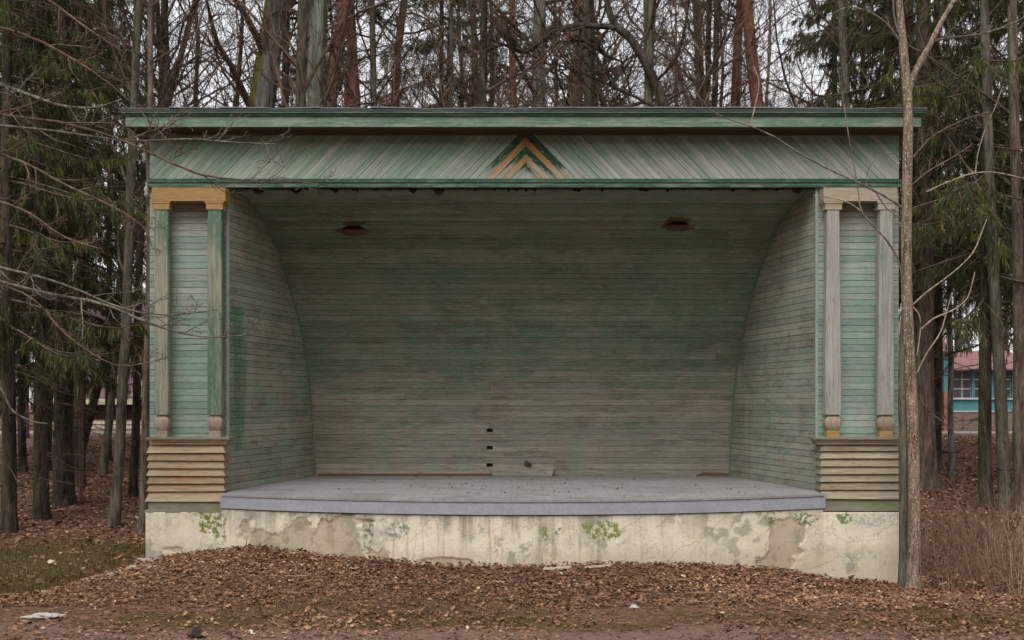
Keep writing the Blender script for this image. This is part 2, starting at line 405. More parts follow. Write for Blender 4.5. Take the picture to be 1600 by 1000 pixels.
def plaster():
    t = NT('plinth_plaster')
    n = t.noise(t.pos, 2.2, 7.0, 0.65)
    n2 = t.noise(t.mapping(t.pos, loc=(5, 2, 9)), 6.0, 6.0, 0.7)
    fine = t.noise(t.pos, 60.0, 3.0, 0.6)
    st = t.noise(t.mapping(t.pos, scale=(5.5, 5.5, 0.45)), 1.0, 5.0, 0.65)
    st2 = t.noise(t.mapping(t.pos, scale=(11, 11, 0.7), loc=(7, 0, 0)), 1.0, 4.0, 0.6)
    x, y, z = t.xyz(t.pos)
    col = t.mix(t.step(n, 0.35, 0.7), lin(234, 223, 202), lin(220, 210, 190))
    # water runs below the deck edge, strongest in the middle
    mid = t.math('SUBTRACT', 1.0, t.step(t.math('ABSOLUTE', t.math('ADD', x, 1.0)), 1.2, 3.6))
    wet = t.math('MULTIPLY', t.step(st, 0.40, 0.62), t.math('MULTIPLY_ADD', mid, 0.6, 0.2))
    wet = t.math('MULTIPLY', wet, t.step(t.math('MULTIPLY_ADD', n, 1.2, t.math('MULTIPLY', z, 0.5)), 0.6, 1.05))
    col = t.mix(wet, col, lin(138, 132, 118))
    grey = t.noise(t.mapping(t.pos, scale=(1.0, 1.0, 0.6), loc=(4, 4, 4)), 1.6, 6.0, 0.65)
    col = t.mix(t.math('MULTIPLY', t.step(grey, .5, .66), t.math('MULTIPLY_ADD', mid, .5, .15)), col, lin(160, 156, 144))
    col = t.mix(t.math('MULTIPLY', t.step(st2, 0.52, 0.7), t.math('MULTIPLY_ADD', mid, 0.5, 0.14)), col, lin(136, 116, 92))
    col = t.mix(t.math('MULTIPLY', t.step(n2, 0.56, 0.66), t.math('MULTIPLY_ADD', mid, 0.45, 0.15)), col, lin(132, 146, 132))
    # streaky darker band below the deck edge
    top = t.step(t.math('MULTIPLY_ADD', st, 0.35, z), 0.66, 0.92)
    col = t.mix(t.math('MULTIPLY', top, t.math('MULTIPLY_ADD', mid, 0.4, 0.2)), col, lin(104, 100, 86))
    low = t.math('SUBTRACT', 1.0, t.step(t.math('MULTIPLY_ADD', n2, 0.25, z), 0.18, 0.42))
    col = t.mix(t.math('MULTIPLY', low, 0.35), col, lin(158, 140, 116))
    def at(px, py): return (X(px, -0.5), -0.6, Z(py, -0.5))
    hgt = n2
    ragf = t.noise(t.mapping(t.pos, loc=(2, 7, 3)), 17.0, 6.0, 0.7)
    rag = t.noise(t.mapping(t.pos, loc=(1, 7, 3)), 3.5, 7.0, 0.72)
    for (px, py, rx, rz, c, k) in [(325, 820, .24, .16, lin(126, 130, 64), 0), (338, 838, .1, .22, lin(122, 134, 84), 0), (318, 806, .2, .06, lin(120, 122, 58), 0),
                                    (942, 825, .25, .14, lin(134, 138, 74), 0), (925, 818, .2, .09, lin(130, 136, 74), 0), (850, 828, .06, .1, lin(128, 136, 70), 0), (872, 824, .08, .06, lin(128, 142, 66), 0),
                                    (1262, 812, .2, .1, lin(118, 134, 92), 0), (1326, 812, .12, .1, lin(112, 132, 88), 0), (1205, 812, .12, .1, lin(118, 140, 92), 0),
                                    (1375, 815, .35, .1, lin(178, 182, 166), 0), (1365, 872, .12, .1, lin(172, 178, 160), 0), (1335, 880, .14, .16, lin(184, 184, 166), 0),
                                    (625, 825, .2, .12, lin(146, 150, 134), 0), (580, 825, .08, .3, lin(124, 120, 102), 0)]:
        c0 = at(px, py)
        mk = t.blob(c0, (rx, 3.0, rz), n2 if k == 0 else rag, 0.9 if k == 0 else 1.3)
        if k == 0:
            mk = t.math('MULTIPLY', mk, t.step(ragf, 0.47, 0.53))
        col = t.mix(mk, col, c)
        if k:
            hgt = t.math('MULTIPLY_ADD', mk, -1.2, hgt)
    speck = t.noise(t.mapping(t.pos, loc=(3, 3, 8)), 26.0, 5.0, 0.7)
    col = t.mix(t.math('MULTIPLY', t.step(speck, 0.60, 0.68), 0.55), col, lin(120, 108, 90))
    ap = t.new('ShaderNodeAttribute'); ap.attribute_name = 'peel'
    as_ = t.new('ShaderNodeAttribute'); as_.attribute_name = 'scab'
    sub = t.mix(t.step(n2, .35, .65), lin(178, 158, 132), lin(156, 138, 116))
    col = t.mix(t.math('MULTIPLY', ap.outputs['Fac'], .62), col, sub)
    col = t.mix(t.math('MULTIPLY', as_.outputs['Fac'], .7), col, lin(150, 146, 128))
    crack = t.new('ShaderNodeTexVoronoi'); crack.feature = 'DISTANCE_TO_EDGE'
    t.put(crack.inputs['Vector'], t.vadd(t.pos, t.scalecol(t.comb(n, n2, n), 0.5))); crack.inputs['Scale'].default_value = 1.4
    ck = t.math('SUBTRACT', 1.0, t.step(crack.outputs['Distance'], 0.0, 0.012))
    col = t.mix(t.math('MULTIPLY', ck, 0.5), col, lin(112, 98, 78))
    col = t.scalecol(col, t.math('MULTIPLY_ADD', fine, 0.3, 0.83))
    t.bump(t.math('MULTIPLY_ADD', fine, 0.2, hgt), 0.5, 0.025)
    return t.done(col, 0.9, 0.15)
M['plaster'] = plaster()

M['bark_dark'] = bark('bark_dark_brown', lin(52, 44, 38), lin(92, 80, 70), lin(74, 82, 44), 0.35)
M['bark_grey'] = bark('bark_grey_lichen', lin(98, 96, 88), lin(150, 148, 138), lin(112, 128, 104), 0.4, 1, scale=5, bump=0.9)
M['bark_moss'] = bark('bark_grey_mossy', lin(96, 92, 84), lin(142, 138, 128), lin(104, 100, 34), 0.95, -1, scale=5, bump=0.9)
M['bark_pine'] = bark('bark_pine', lin(74, 56, 48), lin(116, 92, 80), None, upper=lin(136, 94, 78), up=(4, 10))
M['bark_brown'] = bark('bark_brown', lin(84, 70, 60), lin(128, 110, 98), lin(96, 104, 72), 0.35)
M['bark_alder'] = bark('bark_grey_green', lin(76, 70, 60), lin(116, 108, 94), lin(98, 102, 78), 0.35)
M['bark_speck'] = bark('bark_speckled', lin(112, 94, 80), lin(148, 126, 108), None, scale=9, speck=lin(206, 194, 176), bump=0.5)
M['twig'] = bark('twig_brown', lin(88, 70, 58), lin(126, 104, 88), None, scale=3, bump=0.1)
M['twig_dark'] = bark('twig_dark', lin(72, 58, 50), lin(108, 92, 80), None, scale=3, bump=0.1)
M['twig_pale'] = bark('twig_pale', lin(138, 122, 102), lin(168, 150, 128), None, scale=6, bump=0.1)
M['twig_grey'] = bark('twig_grey_lichen', lin(92, 86, 75), lin(130, 123, 108), None, scale=6, bump=0.1)

def tone_mat(name, stops, rough=0.85, transl=0.0, spec=0.2):
    t = NT(name)
    a = t.new('ShaderNodeAttribute'); a.attribute_name = 'tone'
    n = t.noise(t.pos, 18.0, 2.0, 0.5)
    col = t.ramp(a.outputs['Fac'], stops)
    col = t.scalecol(col, t.math('MULTIPLY_ADD', n, 0.7, 0.65))
    if transl:
        t.b.inputs['Subsurface Weight'].default_value = 0.0
    return t.done(col, rough, spec)
M['leaf'] = tone_mat('fallen_leaves', [(0.0, lin(70, 48, 38)), (0.3, lin(116, 84, 66)), (0.6, lin(148, 112, 88)), (0.82, lin(180, 146, 116)), (0.95, lin(192, 166, 140)), (1.0, lin(206, 188, 168))])
M['needle'] = tone_mat('spruce_needles', [(0.0, lin(46, 48, 26)), (0.5, lin(68, 74, 38)), (0.8, lin(92, 96, 50)), (1.0, lin(124, 98, 66))])
M['pine_needle'] = tone_mat('pine_needles', [(0.0, lin(66, 78, 48)), (0.6, lin(98, 112, 72)), (1.0, lin(126, 130, 92))])
M['grass'] = tone_mat('thin_grass', [(0.0, lin(68, 60, 36)), (0.5, lin(96, 84, 52)), (1.0, lin(140, 118, 84))])
M['straw'] = tone_mat('dry_stems', [(0.0, lin(88, 66, 52)), (0.5, lin(128, 102, 82)), (1.0, lin(176, 152, 124))])

# ------------------------------------------------------------------ ground shape
_fx_x = [-60, -8, -6.5, -5.6, -4.85, -4.27, -3.85, -3.44, -3.02, -2.2, -1.37, 1.52, 2.35, 3.0, 3.5, 4.0, 4.9, 5.6, 7, 60]
_fx_z = [-.5, -.5, -.45, -.26, .02, .10, .15, .166, .108, .05, .026, .01, -.015, -.048, -.14, -.25, -.37, -.43, -.47, -.47]
def sstep(v, a, b):
    t = np.clip((v - a) / (b - a), 0, 1)
    return t * t * (3 - 2 * t)
def zg(x, y):
    x = np.asarray(x, float); y = np.asarray(y, float)
    fx = np.interp(x, _fx_x, _fx_z)
    ff = -0.04 - 0.10 * sstep(np.abs(x), 4, 9)
    ye_ = -0.9 + 0.7 * sstep(x, 3.0, 4.4)
    tt_ = np.clip((y + 3.6) / (ye_ + 3.6), 0, 1)
    front = ff + (fx - ff) * tt_ * tt_ * (3 - 2 * tt_)
    back = -0.32 + 1.14 * np.clip((y - 5) / 24.0, 0, 1) + 0.0 * x
    z = front + (back - front) * sstep(y, 0.2, 4.5)
    z = z + 0.018 * np.sin(1.7 * x + 0.6 * y) + 0.014 * np.sin(2.3 * y - 0.9 * x + 1.0) + 0.010 * np.sin(4.9 * x + 3.1 * y)
    z = z + 20.0 * sstep(-y, 17.5, 46)               # unseen bank added behind the camera to block low sky light
    far = np.clip(y - 8, 0, 8) / 8 * np.clip((27 - y) / 4, 0, 1)
    z = z + far * (0.10 * np.sin(0.5 * x + 0.3 * y) + 0.06 * np.sin(0.9 * y - 0.4 * x))
    return z
def spot(px, py):
    """ground point seen at photograph pixel (px, py)"""
    ys = np.linspace(-6, 60, 6601)
    xs = X(px, ys)
    p = HY + (EYE - zg(xs, ys)) * F / (D + ys)
    i = int(np.argmin(np.abs(p - py)))
    return float(xs[i]), float(ys[i]), float(zg(xs[i], ys[i]))

def ground_mat():
    t = NT('forest_floor')
    n = t.noise(t.pos, 0.8, 6.0, 0.6)
    n2 = t.noise(t.pos, 14.0, 6.0, 0.7)
    n3 = t.noise(t.pos, 45.0, 4.0, 0.7)
    x, y, z = t.xyz(t.pos)
    col = t.mix(t.step(n2, 0.32, 0.68), lin(76, 54, 45), lin(138, 106, 88))
    col = t.mix(t.math('MULTIPLY', t.step(n3, 0.56, 0.68), 0.6), col, lin(176, 144, 120))
    # mossy turf: left of the mound, and in a strip of the foreground
    gl = t.math('MULTIPLY', t.step(t.math('MULTIPLY_ADD', n, -1.2, t.math('MULTIPLY', x, -1.0)), 4.2, 5.2),
                t.math('MULTIPLY', t.step(t.math('MULTIPLY_ADD', n, 1.6, y), -1.2, -0.2), t.math('SUBTRACT', 1.0, t.step(t.math('MULTIPLY_ADD', n, 3.0, y), 4.6, 6.6))))
    strip = t.math('MULTIPLY', t.step(t.math('MULTIPLY_ADD', n2, 1.0, y), -4.35, -3.85), t.math('SUBTRACT', 1.0, t.step(t.math('MULTIPLY_ADD', n2, 1.0, y), -3.5, -3.1)))
    strip = t.math('MULTIPLY', strip, t.step(n, 0.40, 0.55))
    gr = t.math('MAXIMUM', t.math('MULTIPLY', gl, 0.85), t.math('MULTIPLY', strip, 0.8))
    gcol = t.mix(t.step(n3, 0.35, 0.65), lin(66, 58, 34), lin(102, 90, 54))
    col = t.mix(gr, col, gcol)
    bare = t.math('SUBTRACT', 1.0, t.step(t.math('MULTIPLY_ADD', n, 1.0, y), -4.4, -3.9))
    col = t.mix(t.math('MULTIPLY', bare, 0.6), col, t.mix(n3, lin(118, 96, 86), lin(150, 128, 114)))
    t.bump(t.math('MULTIPLY_ADD', n3, 0.4, n2), 0.8, 0.05)
    return t.done(col, 0.95, 0.1)
M['ground'] = ground_mat()
gx = np.unique(np.concatenate([np.linspace(-400, -60, 12), np.linspace(-60, -12, 49), np.linspace(-12, 12, 161), np.linspace(12, 60, 49), np.linspace(60, 400, 12)]))
gy = np.unique(np.concatenate([np.linspace(-60, -16, 6), np.linspace(-16, -7, 13), np.linspace(-7, 6, 105), np.linspace(6, 40, 69), np.linspace(40, 120, 30), np.linspace(120, 700, 16)]))
GX, GY = np.meshgrid(gx, gy)
GV = np.stack([GX, GY, zg(GX, GY)], -1).reshape(-1, 3)
nx, ny = len(gx), len(gy)
I = np.arange(nx * ny).reshape(ny, nx)
GQ = np.stack([I[:-1, :-1], I[:-1, 1:], I[1:, 1:], I[1:, :-1]], -1).reshape(-1, 4)
ground = quads_mesh('ground', GV, GQ, M['ground'], None, True)
tag(ground, 'brown forest floor of soil, moss and leaf mould', 'ground', kind='structure')

# road far behind the bandstand
M['road'] = plain('pale_asphalt', lin(150, 146, 142), 0.7, 0.15, 2)
road = box('road', -70, 70, 29.2, 31.9, 0.70, 0.875, M['road'])
tag(road, 'pale grey asphalt lane crossing behind the trees', 'road', kind='structure')

# ------------------------------------------------------------------ the bandstand
BS = empty('bandstand', (0, 0, 0))
tag(BS, 'weathered green wooden open-air stage with curved back wall, peeling paint and plastered plinth', 'bandstand')
def part(name, o=None):
    return empty(name, (0, 0, 0), BS) if o is None else o

DECK_Z = 0.879
XL, XR = -4.95, 5.0
FW, RW, DEP = 3.91, 3.31, 3.04            # half width of the opening in front and behind, depth
KW = (FW - RW) / DEP
prof = np.array([(3.04, 0.80), (2.99, 1.3), (2.92, 1.80), (2.80, 2.32), (2.637, 2.78), (2.46, 3.15), (2.25, 3.50), (1.98, 3.85), (1.68, 4.17), (1.33, 4.48), (0.95, 4.70), (0.55, 4.845), (0.2, 4.915), (0.02, 4.935)])
# smooth the profile
def catmull(p, m=10):
    p = np.vstack([2 * p[0] - p[1], p, 2 * p[-1] - p[-2]])
    out = []
    for i in range(1, len(p) - 2):
        for t in np.linspace(0, 1, m, endpoint=False):
            a, b, c, d = p[i - 1], p[i], p[i + 1], p[i + 2]
            out.append(0.5 * ((2 * b) + (-a + c) * t + (2 * a - 5 * b + 4 * c - d) * t * t + (-a + 3 * b - 3 * c + d) * t ** 3))
    out.append(p[-2])
    return np.array(out)
pc = catmull(prof)
for _ in range(6):
    pc[1:-1] = 0.25 * pc[:-2] + 0.5 * pc[1:-1] + 0.25 * pc[2:]
sl = np.concatenate([[0], np.cumsum(np.linalg.norm(np.diff(pc, axis=0), axis=1))])
def prof_at(s):
    return np.array([np.interp(s, sl, pc[:, 0]), np.interp(s, sl, pc[:, 1])])
def prof_y(z):
    return float(np.interp(z, pc[:, 1], pc[:, 0]))
def halfw(y):
    return FW - KW * y

# curved back wall: backing sheet, then single boards
def sheet(name, pts, xa, off, mat, parent):
    V, Q = [], []
    for (y, z) in pts:
        w = halfw(y) + xa
        V += [(-w, y + off, z + off * 0.6), (w, y + off, z + off * 0.6)]
    for i in range(len(pts) - 1):
        Q.append((2 * i, 2 * i + 1, 2 * i + 3, 2 * i + 2))
    return quads_mesh(name, np.array(V), np.array(Q), mat, parent, True)
bw = sheet('back_wall', pc[::3], 0.04, 0.045, M['darkwood'], BS)
bw['label'] = 'curved back wall of narrow horizontal boards'
PITCH = 0.0935
nrow = int(sl[-1] / PITCH)
GAP = 0.0046
TH = 0.022
ceil_holes = [(X(553, 1.27), 0.20), (X(1060, 1.15), 0.20)]
row_hole = {}
ceil_rows = set(); slant = .065
def add_back_piece(k, xa, xb, s0, s1, endl, endr, mat):
    a, b = prof_at(s0), prof_at(s1)
    t = (b - a) / np.linalg.norm(b - a)
    n = np.array([-t[1], t[0]])           # towards the audience
    if n[0] > 0: n = -n
    jit = random.uniform(-0.003, 0.003)
    a_f, b_f = a + n * jit, b + n * (jit + random.uniform(-0.002, 0.002))
    a_b, b_b = a - n * TH, b - n * TH
    wa, wb = halfw(a[0]) + 0.02, halfw(b[0]) + 0.02
    sl_ = slant if k in ceil_rows else 0.0
    xa0 = -wa if endl else xa + sl_; xa1 = -wb if endl else xa - sl_ * .3
    xb0 = wa if endr else xb - sl_ * 1.2; xb1 = wb if endr else xb + sl_ * .2
    lo = [(xa0, a_f[0], a_f[1]), (xb0, a_f[0], a_f[1]), (xb1, b_f[0], b_f[1]), (xa1, b_f[0], b_f[1])]
    hi = [(xa0, a_b[0], a_b[1]), (xb0, a_b[0], a_b[1]), (xb1, b_b[0], b_b[1]), (xa1, b_b[0], b_b[1])]
    hexa('wall_board', lo, hi, mat, bw)
py_row = []
for k in range(nrow):
    m = prof_at((k + 0.5) * PITCH)
    py_row.append(HY - (m[1] - EYE) * F / (D + m[0]))
py_row = np.array(py_row)
holes = {}
def mark(px, py, half):
    k = int(np.argmin(np.abs(py_row - py)))
    yy = prof_at((k + 0.5) * PITCH)[0]
    holes.setdefault(k, []).append((X(px - half, yy), X(px + half, yy)))
    return k
for px_, py_ in ((553, 358), (1060, 348)):
    ceil_rows.add(mark(px_, py_, 12))
slots = [mark(765, 675, 5), mark(765, 701, 5), mark(765, 726, 5)]
for k in range(nrow):
    s0, s1 = k * PITCH + GAP / 2, (k + 1) * PITCH - GAP / 2
    cuts = []
    for (a, b) in holes.get(k, []):
        cuts.append((a, b))
    yy = prof_at(s0)[0]
    if random.random() < 0.45 and k not in ceil_rows:
        c = random.choice([X(765, yy), random.uniform(-2.4, 2.4), X(1150 - random.uniform(0, 300), yy)])
        if all(abs(c - a) > 0.4 for (a, b) in cuts):
            cuts.append((c - 0.0025, c + 0.0025))
    cuts.sort()
    cur = None
    for (a, b) in cuts:
        add_back_piece(k, cur, a, s0, s1, cur is None, False, M['back'])
        cur = b
    add_back_piece(k, cur, None, s0, s1, cur is None, True, M['back'])
# short filler slips that leave only a notch open in three rows
for k in slots:
    yy = prof_at((k + .5) * PITCH)[0]
    a, b = X(760, yy) - 0.004, X(770, yy) + 0.004
    add_back_piece(k, a, b, k * PITCH + GAP / 2, k * PITCH + 0.036, False, False, M['back'])
# torn brown splinters round the two ceiling holes
for px_, py_ in ((553, 358), (1060, 348)):
    k = int(np.argmin(np.abs(py_row - py_)))
    for dk, hw in ((-1, 30), (1, 24)):
        a, b = prof_at((k + dk + .08) * PITCH), prof_at((k + dk + .9) * PITCH)
        t = (b - a) / np.linalg.norm(b - a); n = np.array([-t[1], t[0]])
        if n[0] > 0: n = -n
        for q in range(3):
            u = a + (b - a) * (q * 0.34 + 0.02); w = a + (b - a) * (q * 0.34 + 0.30)
            xa = X(px_ - hw * random.uniform(.5, 1.1), u[0]); xb = X(px_ + hw * random.uniform(.4, 1.0), u[0])
            f = n * 0.006
            ring = [(xa, u[0] + f[0], u[1] + f[1]), (xb, u[0] + f[0], u[1] + f[1]), (xb - .1 * random.random(), w[0] + f[0], w[1] + f[1]), (xa + .1 * random.random(), w[0] + f[0], w[1] + f[1])]
            bk = [(p[0], p[1] - n[0] * .012, p[2] - n[1] * .012) for p in ring]
            hexa('torn_splinter', ring, bk, M['barebrown'], bw)
# patch board and bare strips along the floor
yb = prof_y(1.0)
o = box('patch_board', X(770, yb), X(866, yb), yb - 0.045, yb - 0.004, DECK_Z + 0.005, DECK_Z + 0.15, M['back'], bw)
o = box('bare_strip', X(497, yb), X(768, yb), yb - 0.012, yb + 0.02, DECK_Z - 0.01, DECK_Z + 0.035, M['barebrown'], bw)
prism('bare_strip', [(X(1087, yb), yb - .03, DECK_Z), (X(1138, yb), yb - .03, DECK_Z), (X(1138, yb), yb - .03, DECK_Z + .045), (X(1097, yb), yb - .03, DECK_Z + .06)], (0, .03, 0), M['barebrown'], bw)
prism('torn_splinter', [(X(862, yb), yb - .06, DECK_Z), (X(867, yb), yb - .06, DECK_Z), (X(866, yb), yb - .05, DECK_Z + .12)], (0, .02, 0), M['barebrown'], bw)
# a dark bracket stub on the back wall
yk = prof_y(Z(722, prof_y(1.1)))
hexa('iron_stub', [(X(818, yk), yk - .07, Z(725, yk)), (X(828, yk), yk - .07, Z(729, yk)), (X(831, yk), yk - .07, Z(724, yk)), (X(822, yk), yk - .07, Z(719, yk))],
     [(X(820, yk), yk + .01, Z(724, yk)), (X(827, yk), yk + .01, Z(726, yk)), (X(829, yk), yk + .01, Z(723, yk)), (X(823, yk), yk + .01, Z(720, yk))], plain('iron_stub_mat', lin(62, 64, 62)), bw)

# splayed side walls
for sgn, lab in ((-1, 'left'), (1, 'right')):
    tdir = np.array([-sgn * (FW - RW), DEP]); tdir /= np.linalg.norm(tdir)
    nin = np.array([-sgn * tdir[1], -abs(tdir[0])])       # into the stage
    nin = np.array([-sgn * DEP, -(FW - RW)]); nin /= np.linalg.norm(nin)
    def sp(y, z, off=0.0):
        return (sgn * halfw(y) + nin[0] * off, y + nin[1] * off, z)
    zs = np.linspace(0.84, 4.93, 24)
    Vb = []
    for z in zs:
        Vb += [sp(0.012, z, -0.030), sp(prof_y(z) + 0.05, z, -0.030)]
    Qb = [(2 * i, 2 * i + 1, 2 * i + 3, 2 * i + 2) for i in range(len(zs) - 1)]
    sw = quads_mesh('side_wall', np.array(Vb), np.array(Qb), M['darkwood'], BS)
    z = DECK_Z + 0.004
    p = 0.0875
    while z < 4.90:
        z1 = min(z + p - 0.006, 4.925)
        ye0, ye1 = prof_y(z) + 0.028, prof_y(z1) + 0.028
        j = random.uniform(-.003, .003)
        y0 = 0.012
        if ye1 < 0.1: break
        cutp = random.uniform(0.6, 2.2) if random.random() < 0.25 and ye1 > 2.3 else None
        spans = [(y0, ye0, ye1)] if cutp is None else [(y0, cutp - .002, cutp - .002), (cutp + .002, ye0, ye1)]
        for (ya, yb0, yb1) in spans:
            lo = [sp(ya, z, j), sp(yb0, z, j), sp(yb1, z1, j), sp(ya, z1, j)]
            hi = [sp(ya, z, -.022), sp(yb0, z, -.022), sp(yb1, z1, -.022), sp(ya, z1, -.022)]
            hexa('wall_board', lo, hi, M['side'], sw)
        z += p
    # strip that covers the joint of side wall and curved wall
    V, Q = [], []
    pts = pc[::2]
    for i, (y, zz) in enumerate(pts):
        t = pts[min(i + 1, len(pts) - 1)] - pts[max(i - 1, 0)]
        t = t / np.linalg.norm(t)
        n2 = np.array([-t[1], t[0]])
        if n2[0] > 0: n2 = -n2
        c = np.array(sp(y, zz, 0.0))
        inn = np.array([nin[0], nin[1], 0.0])
        outn = np.array([0, n2[0], n2[1]])
        for (a, b) in ((.004, .004), (.026, .004), (.026, .02), (.004, .02)):
            V.append(c + inn * a + outn * b)
    for i in range(len(pts) - 1):
        for q in range(4):
            a, b = 4 * i + q, 4 * i + (q + 1) % 4
            Q.append((a, b, b + 4, a + 4))
    quads_mesh('corner_strip', np.array(V), np.array(Q), M['itrim'], sw)

# piers left and right of the opening: wall boards, two posts, beam, slatted pedestal
for sgn in (-1, 1):
    if sgn < 0:
        xo, xi = XL, -FW
        posts = [(251, 22, 22), (334.5, 22, 23)]
        beam = (237, 352); cap_px = (228, 358)
    else:
        xo, xi = XR, FW
        posts = [(1303, 19, 25), (1386, 20, 25)]
        beam = (1287, 1402); cap_px = (1272, 1411)
    xa, xb = min(xo, xi), max(xo, xi)
    pier = box('pier', xa + .006, xb - .006, 0.03, 0.09, 0.75, 5.02, M['darkwood'], BS)
    z = 0.88
    while z < 4.93:
        h = random.uniform(0.081, 0.088)
        j = random.uniform(-.002, .003)
        box('wall_board', xa, xb, 0.0 + j, 0.028, z, min(z + h - 0.006, 4.98), M['front'], pier)
        z += h
    # pale strip on the inner corner
    box('corner_strip', xi - .018, xi + .018, -0.014, 0.012, 1.52, 4.93, M['trim'], pier)
    yf = -0.24
    # beam
    bz0, bz1 = Z(314, yf), Z(293, yf)
    o = box('beam', X(beam[0], yf), X(beam[1], yf), yf, -0.03, bz0, bz1, M['ochre'] if sgn < 0 else M['ochre_f'], BS)
    o['label'] = 'ochre painted beam over the left pair of posts' if sgn < 0 else 'faded ochre beam over the right pair of posts'
    for (pxc, w0, w1) in posts:
        yc = -0.145
        xc = X(pxc, yf)
        if sgn > 0 and pxc < 1310: xc += 0.0
        tw0, tw1 = w0 / F * (D + yf) / 2, w1 / F * (D + yf) / 2
        mat = M['post_green'] if sgn < 0 else M['post_grey']
        ob = empty('post', (0, 0, 0), BS)
        rng_b = [(Z(648, yf), tw1), (Z(560, yf), tw1 * 0.99), (Z(450, yf), (tw0 + tw1) / 2), (Z(327, yf), tw0)]
        V, Q = [], []
        ch = 0.012
        ry = 0.075
        def ring(zz, hw, hy, cc):
            return [(xc - hw + cc, yc - hy, zz), (xc + hw - cc, yc - hy, zz), (xc + hw, yc - hy + cc, zz), (xc + hw, yc + hy - cc, zz),
                    (xc + hw - cc, yc + hy, zz), (xc - hw + cc, yc + hy, zz), (xc - hw, yc + hy - cc, zz), (xc - hw, yc - hy + cc, zz)]
        def loft(name, lst, m_, c_=0.012):
            V, Q = [], []
            for (zz, hw, hy) in lst:
                V += ring(zz, hw, hy, min(c_, hw * .6))
            n = len(lst)
            for i in range(n - 1):
                for q in range(8):
                    a, b = 8 * i + q, 8 * i + (q + 1) % 8
                    Q.append((a, b, b + 8, a + 8))
            Q.append(tuple(range(7, -1, -1))); Q.append(tuple(range(8 * (n - 1), 8 * n)))
            return pyd(name, V, Q, m_, ob)
        loft('shaft', [(a, b, ry) for (a, b) in rng_b], mat)
        # turned ball between shaft and block
        zt, zb_ = Z(648, yf), Z(673, yf)
        hh = zt - zb_
        ball = []
        for f_, s_ in ((0, .80), (.06, .74), (.14, .72), (.2, .86), (.35, 1.0), (.55, 1.04), (.75, .98), (.9, .84), (1.0, .70)):
            ball.append((zt - 0.001 - f_ * (hh - .002), tw1 * s_, ry * s_))
        kb = loft('turned_base', ball[::-1], M['knob'], 0.013)
        box('foot_block', xc - tw1 * .82, xc + tw1 * .82, yc - .062, yc + .062, Z(683, yf), zb_, M['knob'] if sgn < 0 else M['yellow'], ob)
        # capital: cove and block
        cw = 14 / F * (D + yf)
        loft('capital', [(Z(327, yf), cw * .94, .085), (Z(318, yf), cw * .94, .085), (Z(317.5, yf), cw * 1.04, .092), (Z(314.2, yf), cw * 1.12, .094)], M['ochre'] if sgn < 0 else M['ochre_f'], .004)
    # pedestal
    ped = empty('pedestal', (0, 0, 0), BS)
    yq = -0.27
    xo_ = X(231, yq) if sgn < 0 else X(1407, yq)
    xi_ = X(350, yq) if sgn < 0 else X(1283, yq)
    x0, x1 = min(xo_, xi_), max(xo_, xi_)
    ys_ = [696, 708, 720, 732, 744, 756, 768, 784] if sgn < 0 else [693.5, 705, 716.6, 729, 741, 753, 765.5, 780]
    box('pedestal_core', x0 + .05, x1 - .05, yq + .05, -0.004, 0.74, Z(690, yq), M['darkwood'], ped)
    for i in range(len(ys_) - 1):
        zt, zb_ = Z(ys_[i], yq), Z(ys_[i + 1], yq)
        last = i == len(ys_) - 2
        pr = 0.012 + random.uniform(0, .006) + (0.018 if last else 0)
        ti = 0.022
        tl = random.uniform(-.003, .003)
        bot = [(x0 - pr, yq - pr, zb_ + .004 + tl), (x1 + pr, yq - pr, zb_ + .004 - tl), (x1 + pr, -0.006, zb_ + .004 - tl), (x0 - pr, -0.006, zb_ + .004 + tl)]
        top = [(x0 + ti, yq + ti, zt + .012), (x1 - ti, yq + ti, zt + .012), (x1 - ti, -0.006, zt + .012), (x0 + ti, -0.006, zt + .012)]
        hexa('slat', bot, top, M['slat_l'] if sgn < 0 else M['slat_r'], ped)
    # base boards
    zb1 = Z(784 if sgn < 0 else 780, yq); zb2 = Z(799 if sgn < 0 else 796, yq)
    box('base_board', x0 + .01, x1 - .01, yq - .005, -.006, zb2 + .02, zb1 - .001, M['ledge'], ped)
    box('base_ledge', x0 - .035, x1 + .035 - (0.0), yq - .045, -.006, zb2 - .018, zb2 + .019, M['ledge'], ped)
    # cap
    c0, c1 = X(cap_px[0], -.33), X(cap_px[1], -.33)
    zc = Z(684, -.33)
    box('cap_board', c0, c1, -.335, -.012, zc - .022, zc + .008, M['ledge'], ped)
    box('cap_moulding', c0 + .03, c1 - .03, -.312, -.012, zc - .052, zc - .023, M['slat_l'] if sgn < 0 else M['slat_r'], ped)
    box('cap_moulding', c0 + .05, c1 - .05, -.292, -.012, zc - .088, zc - .053, M['slat_l'] if sgn < 0 else M['slat_r'], ped)

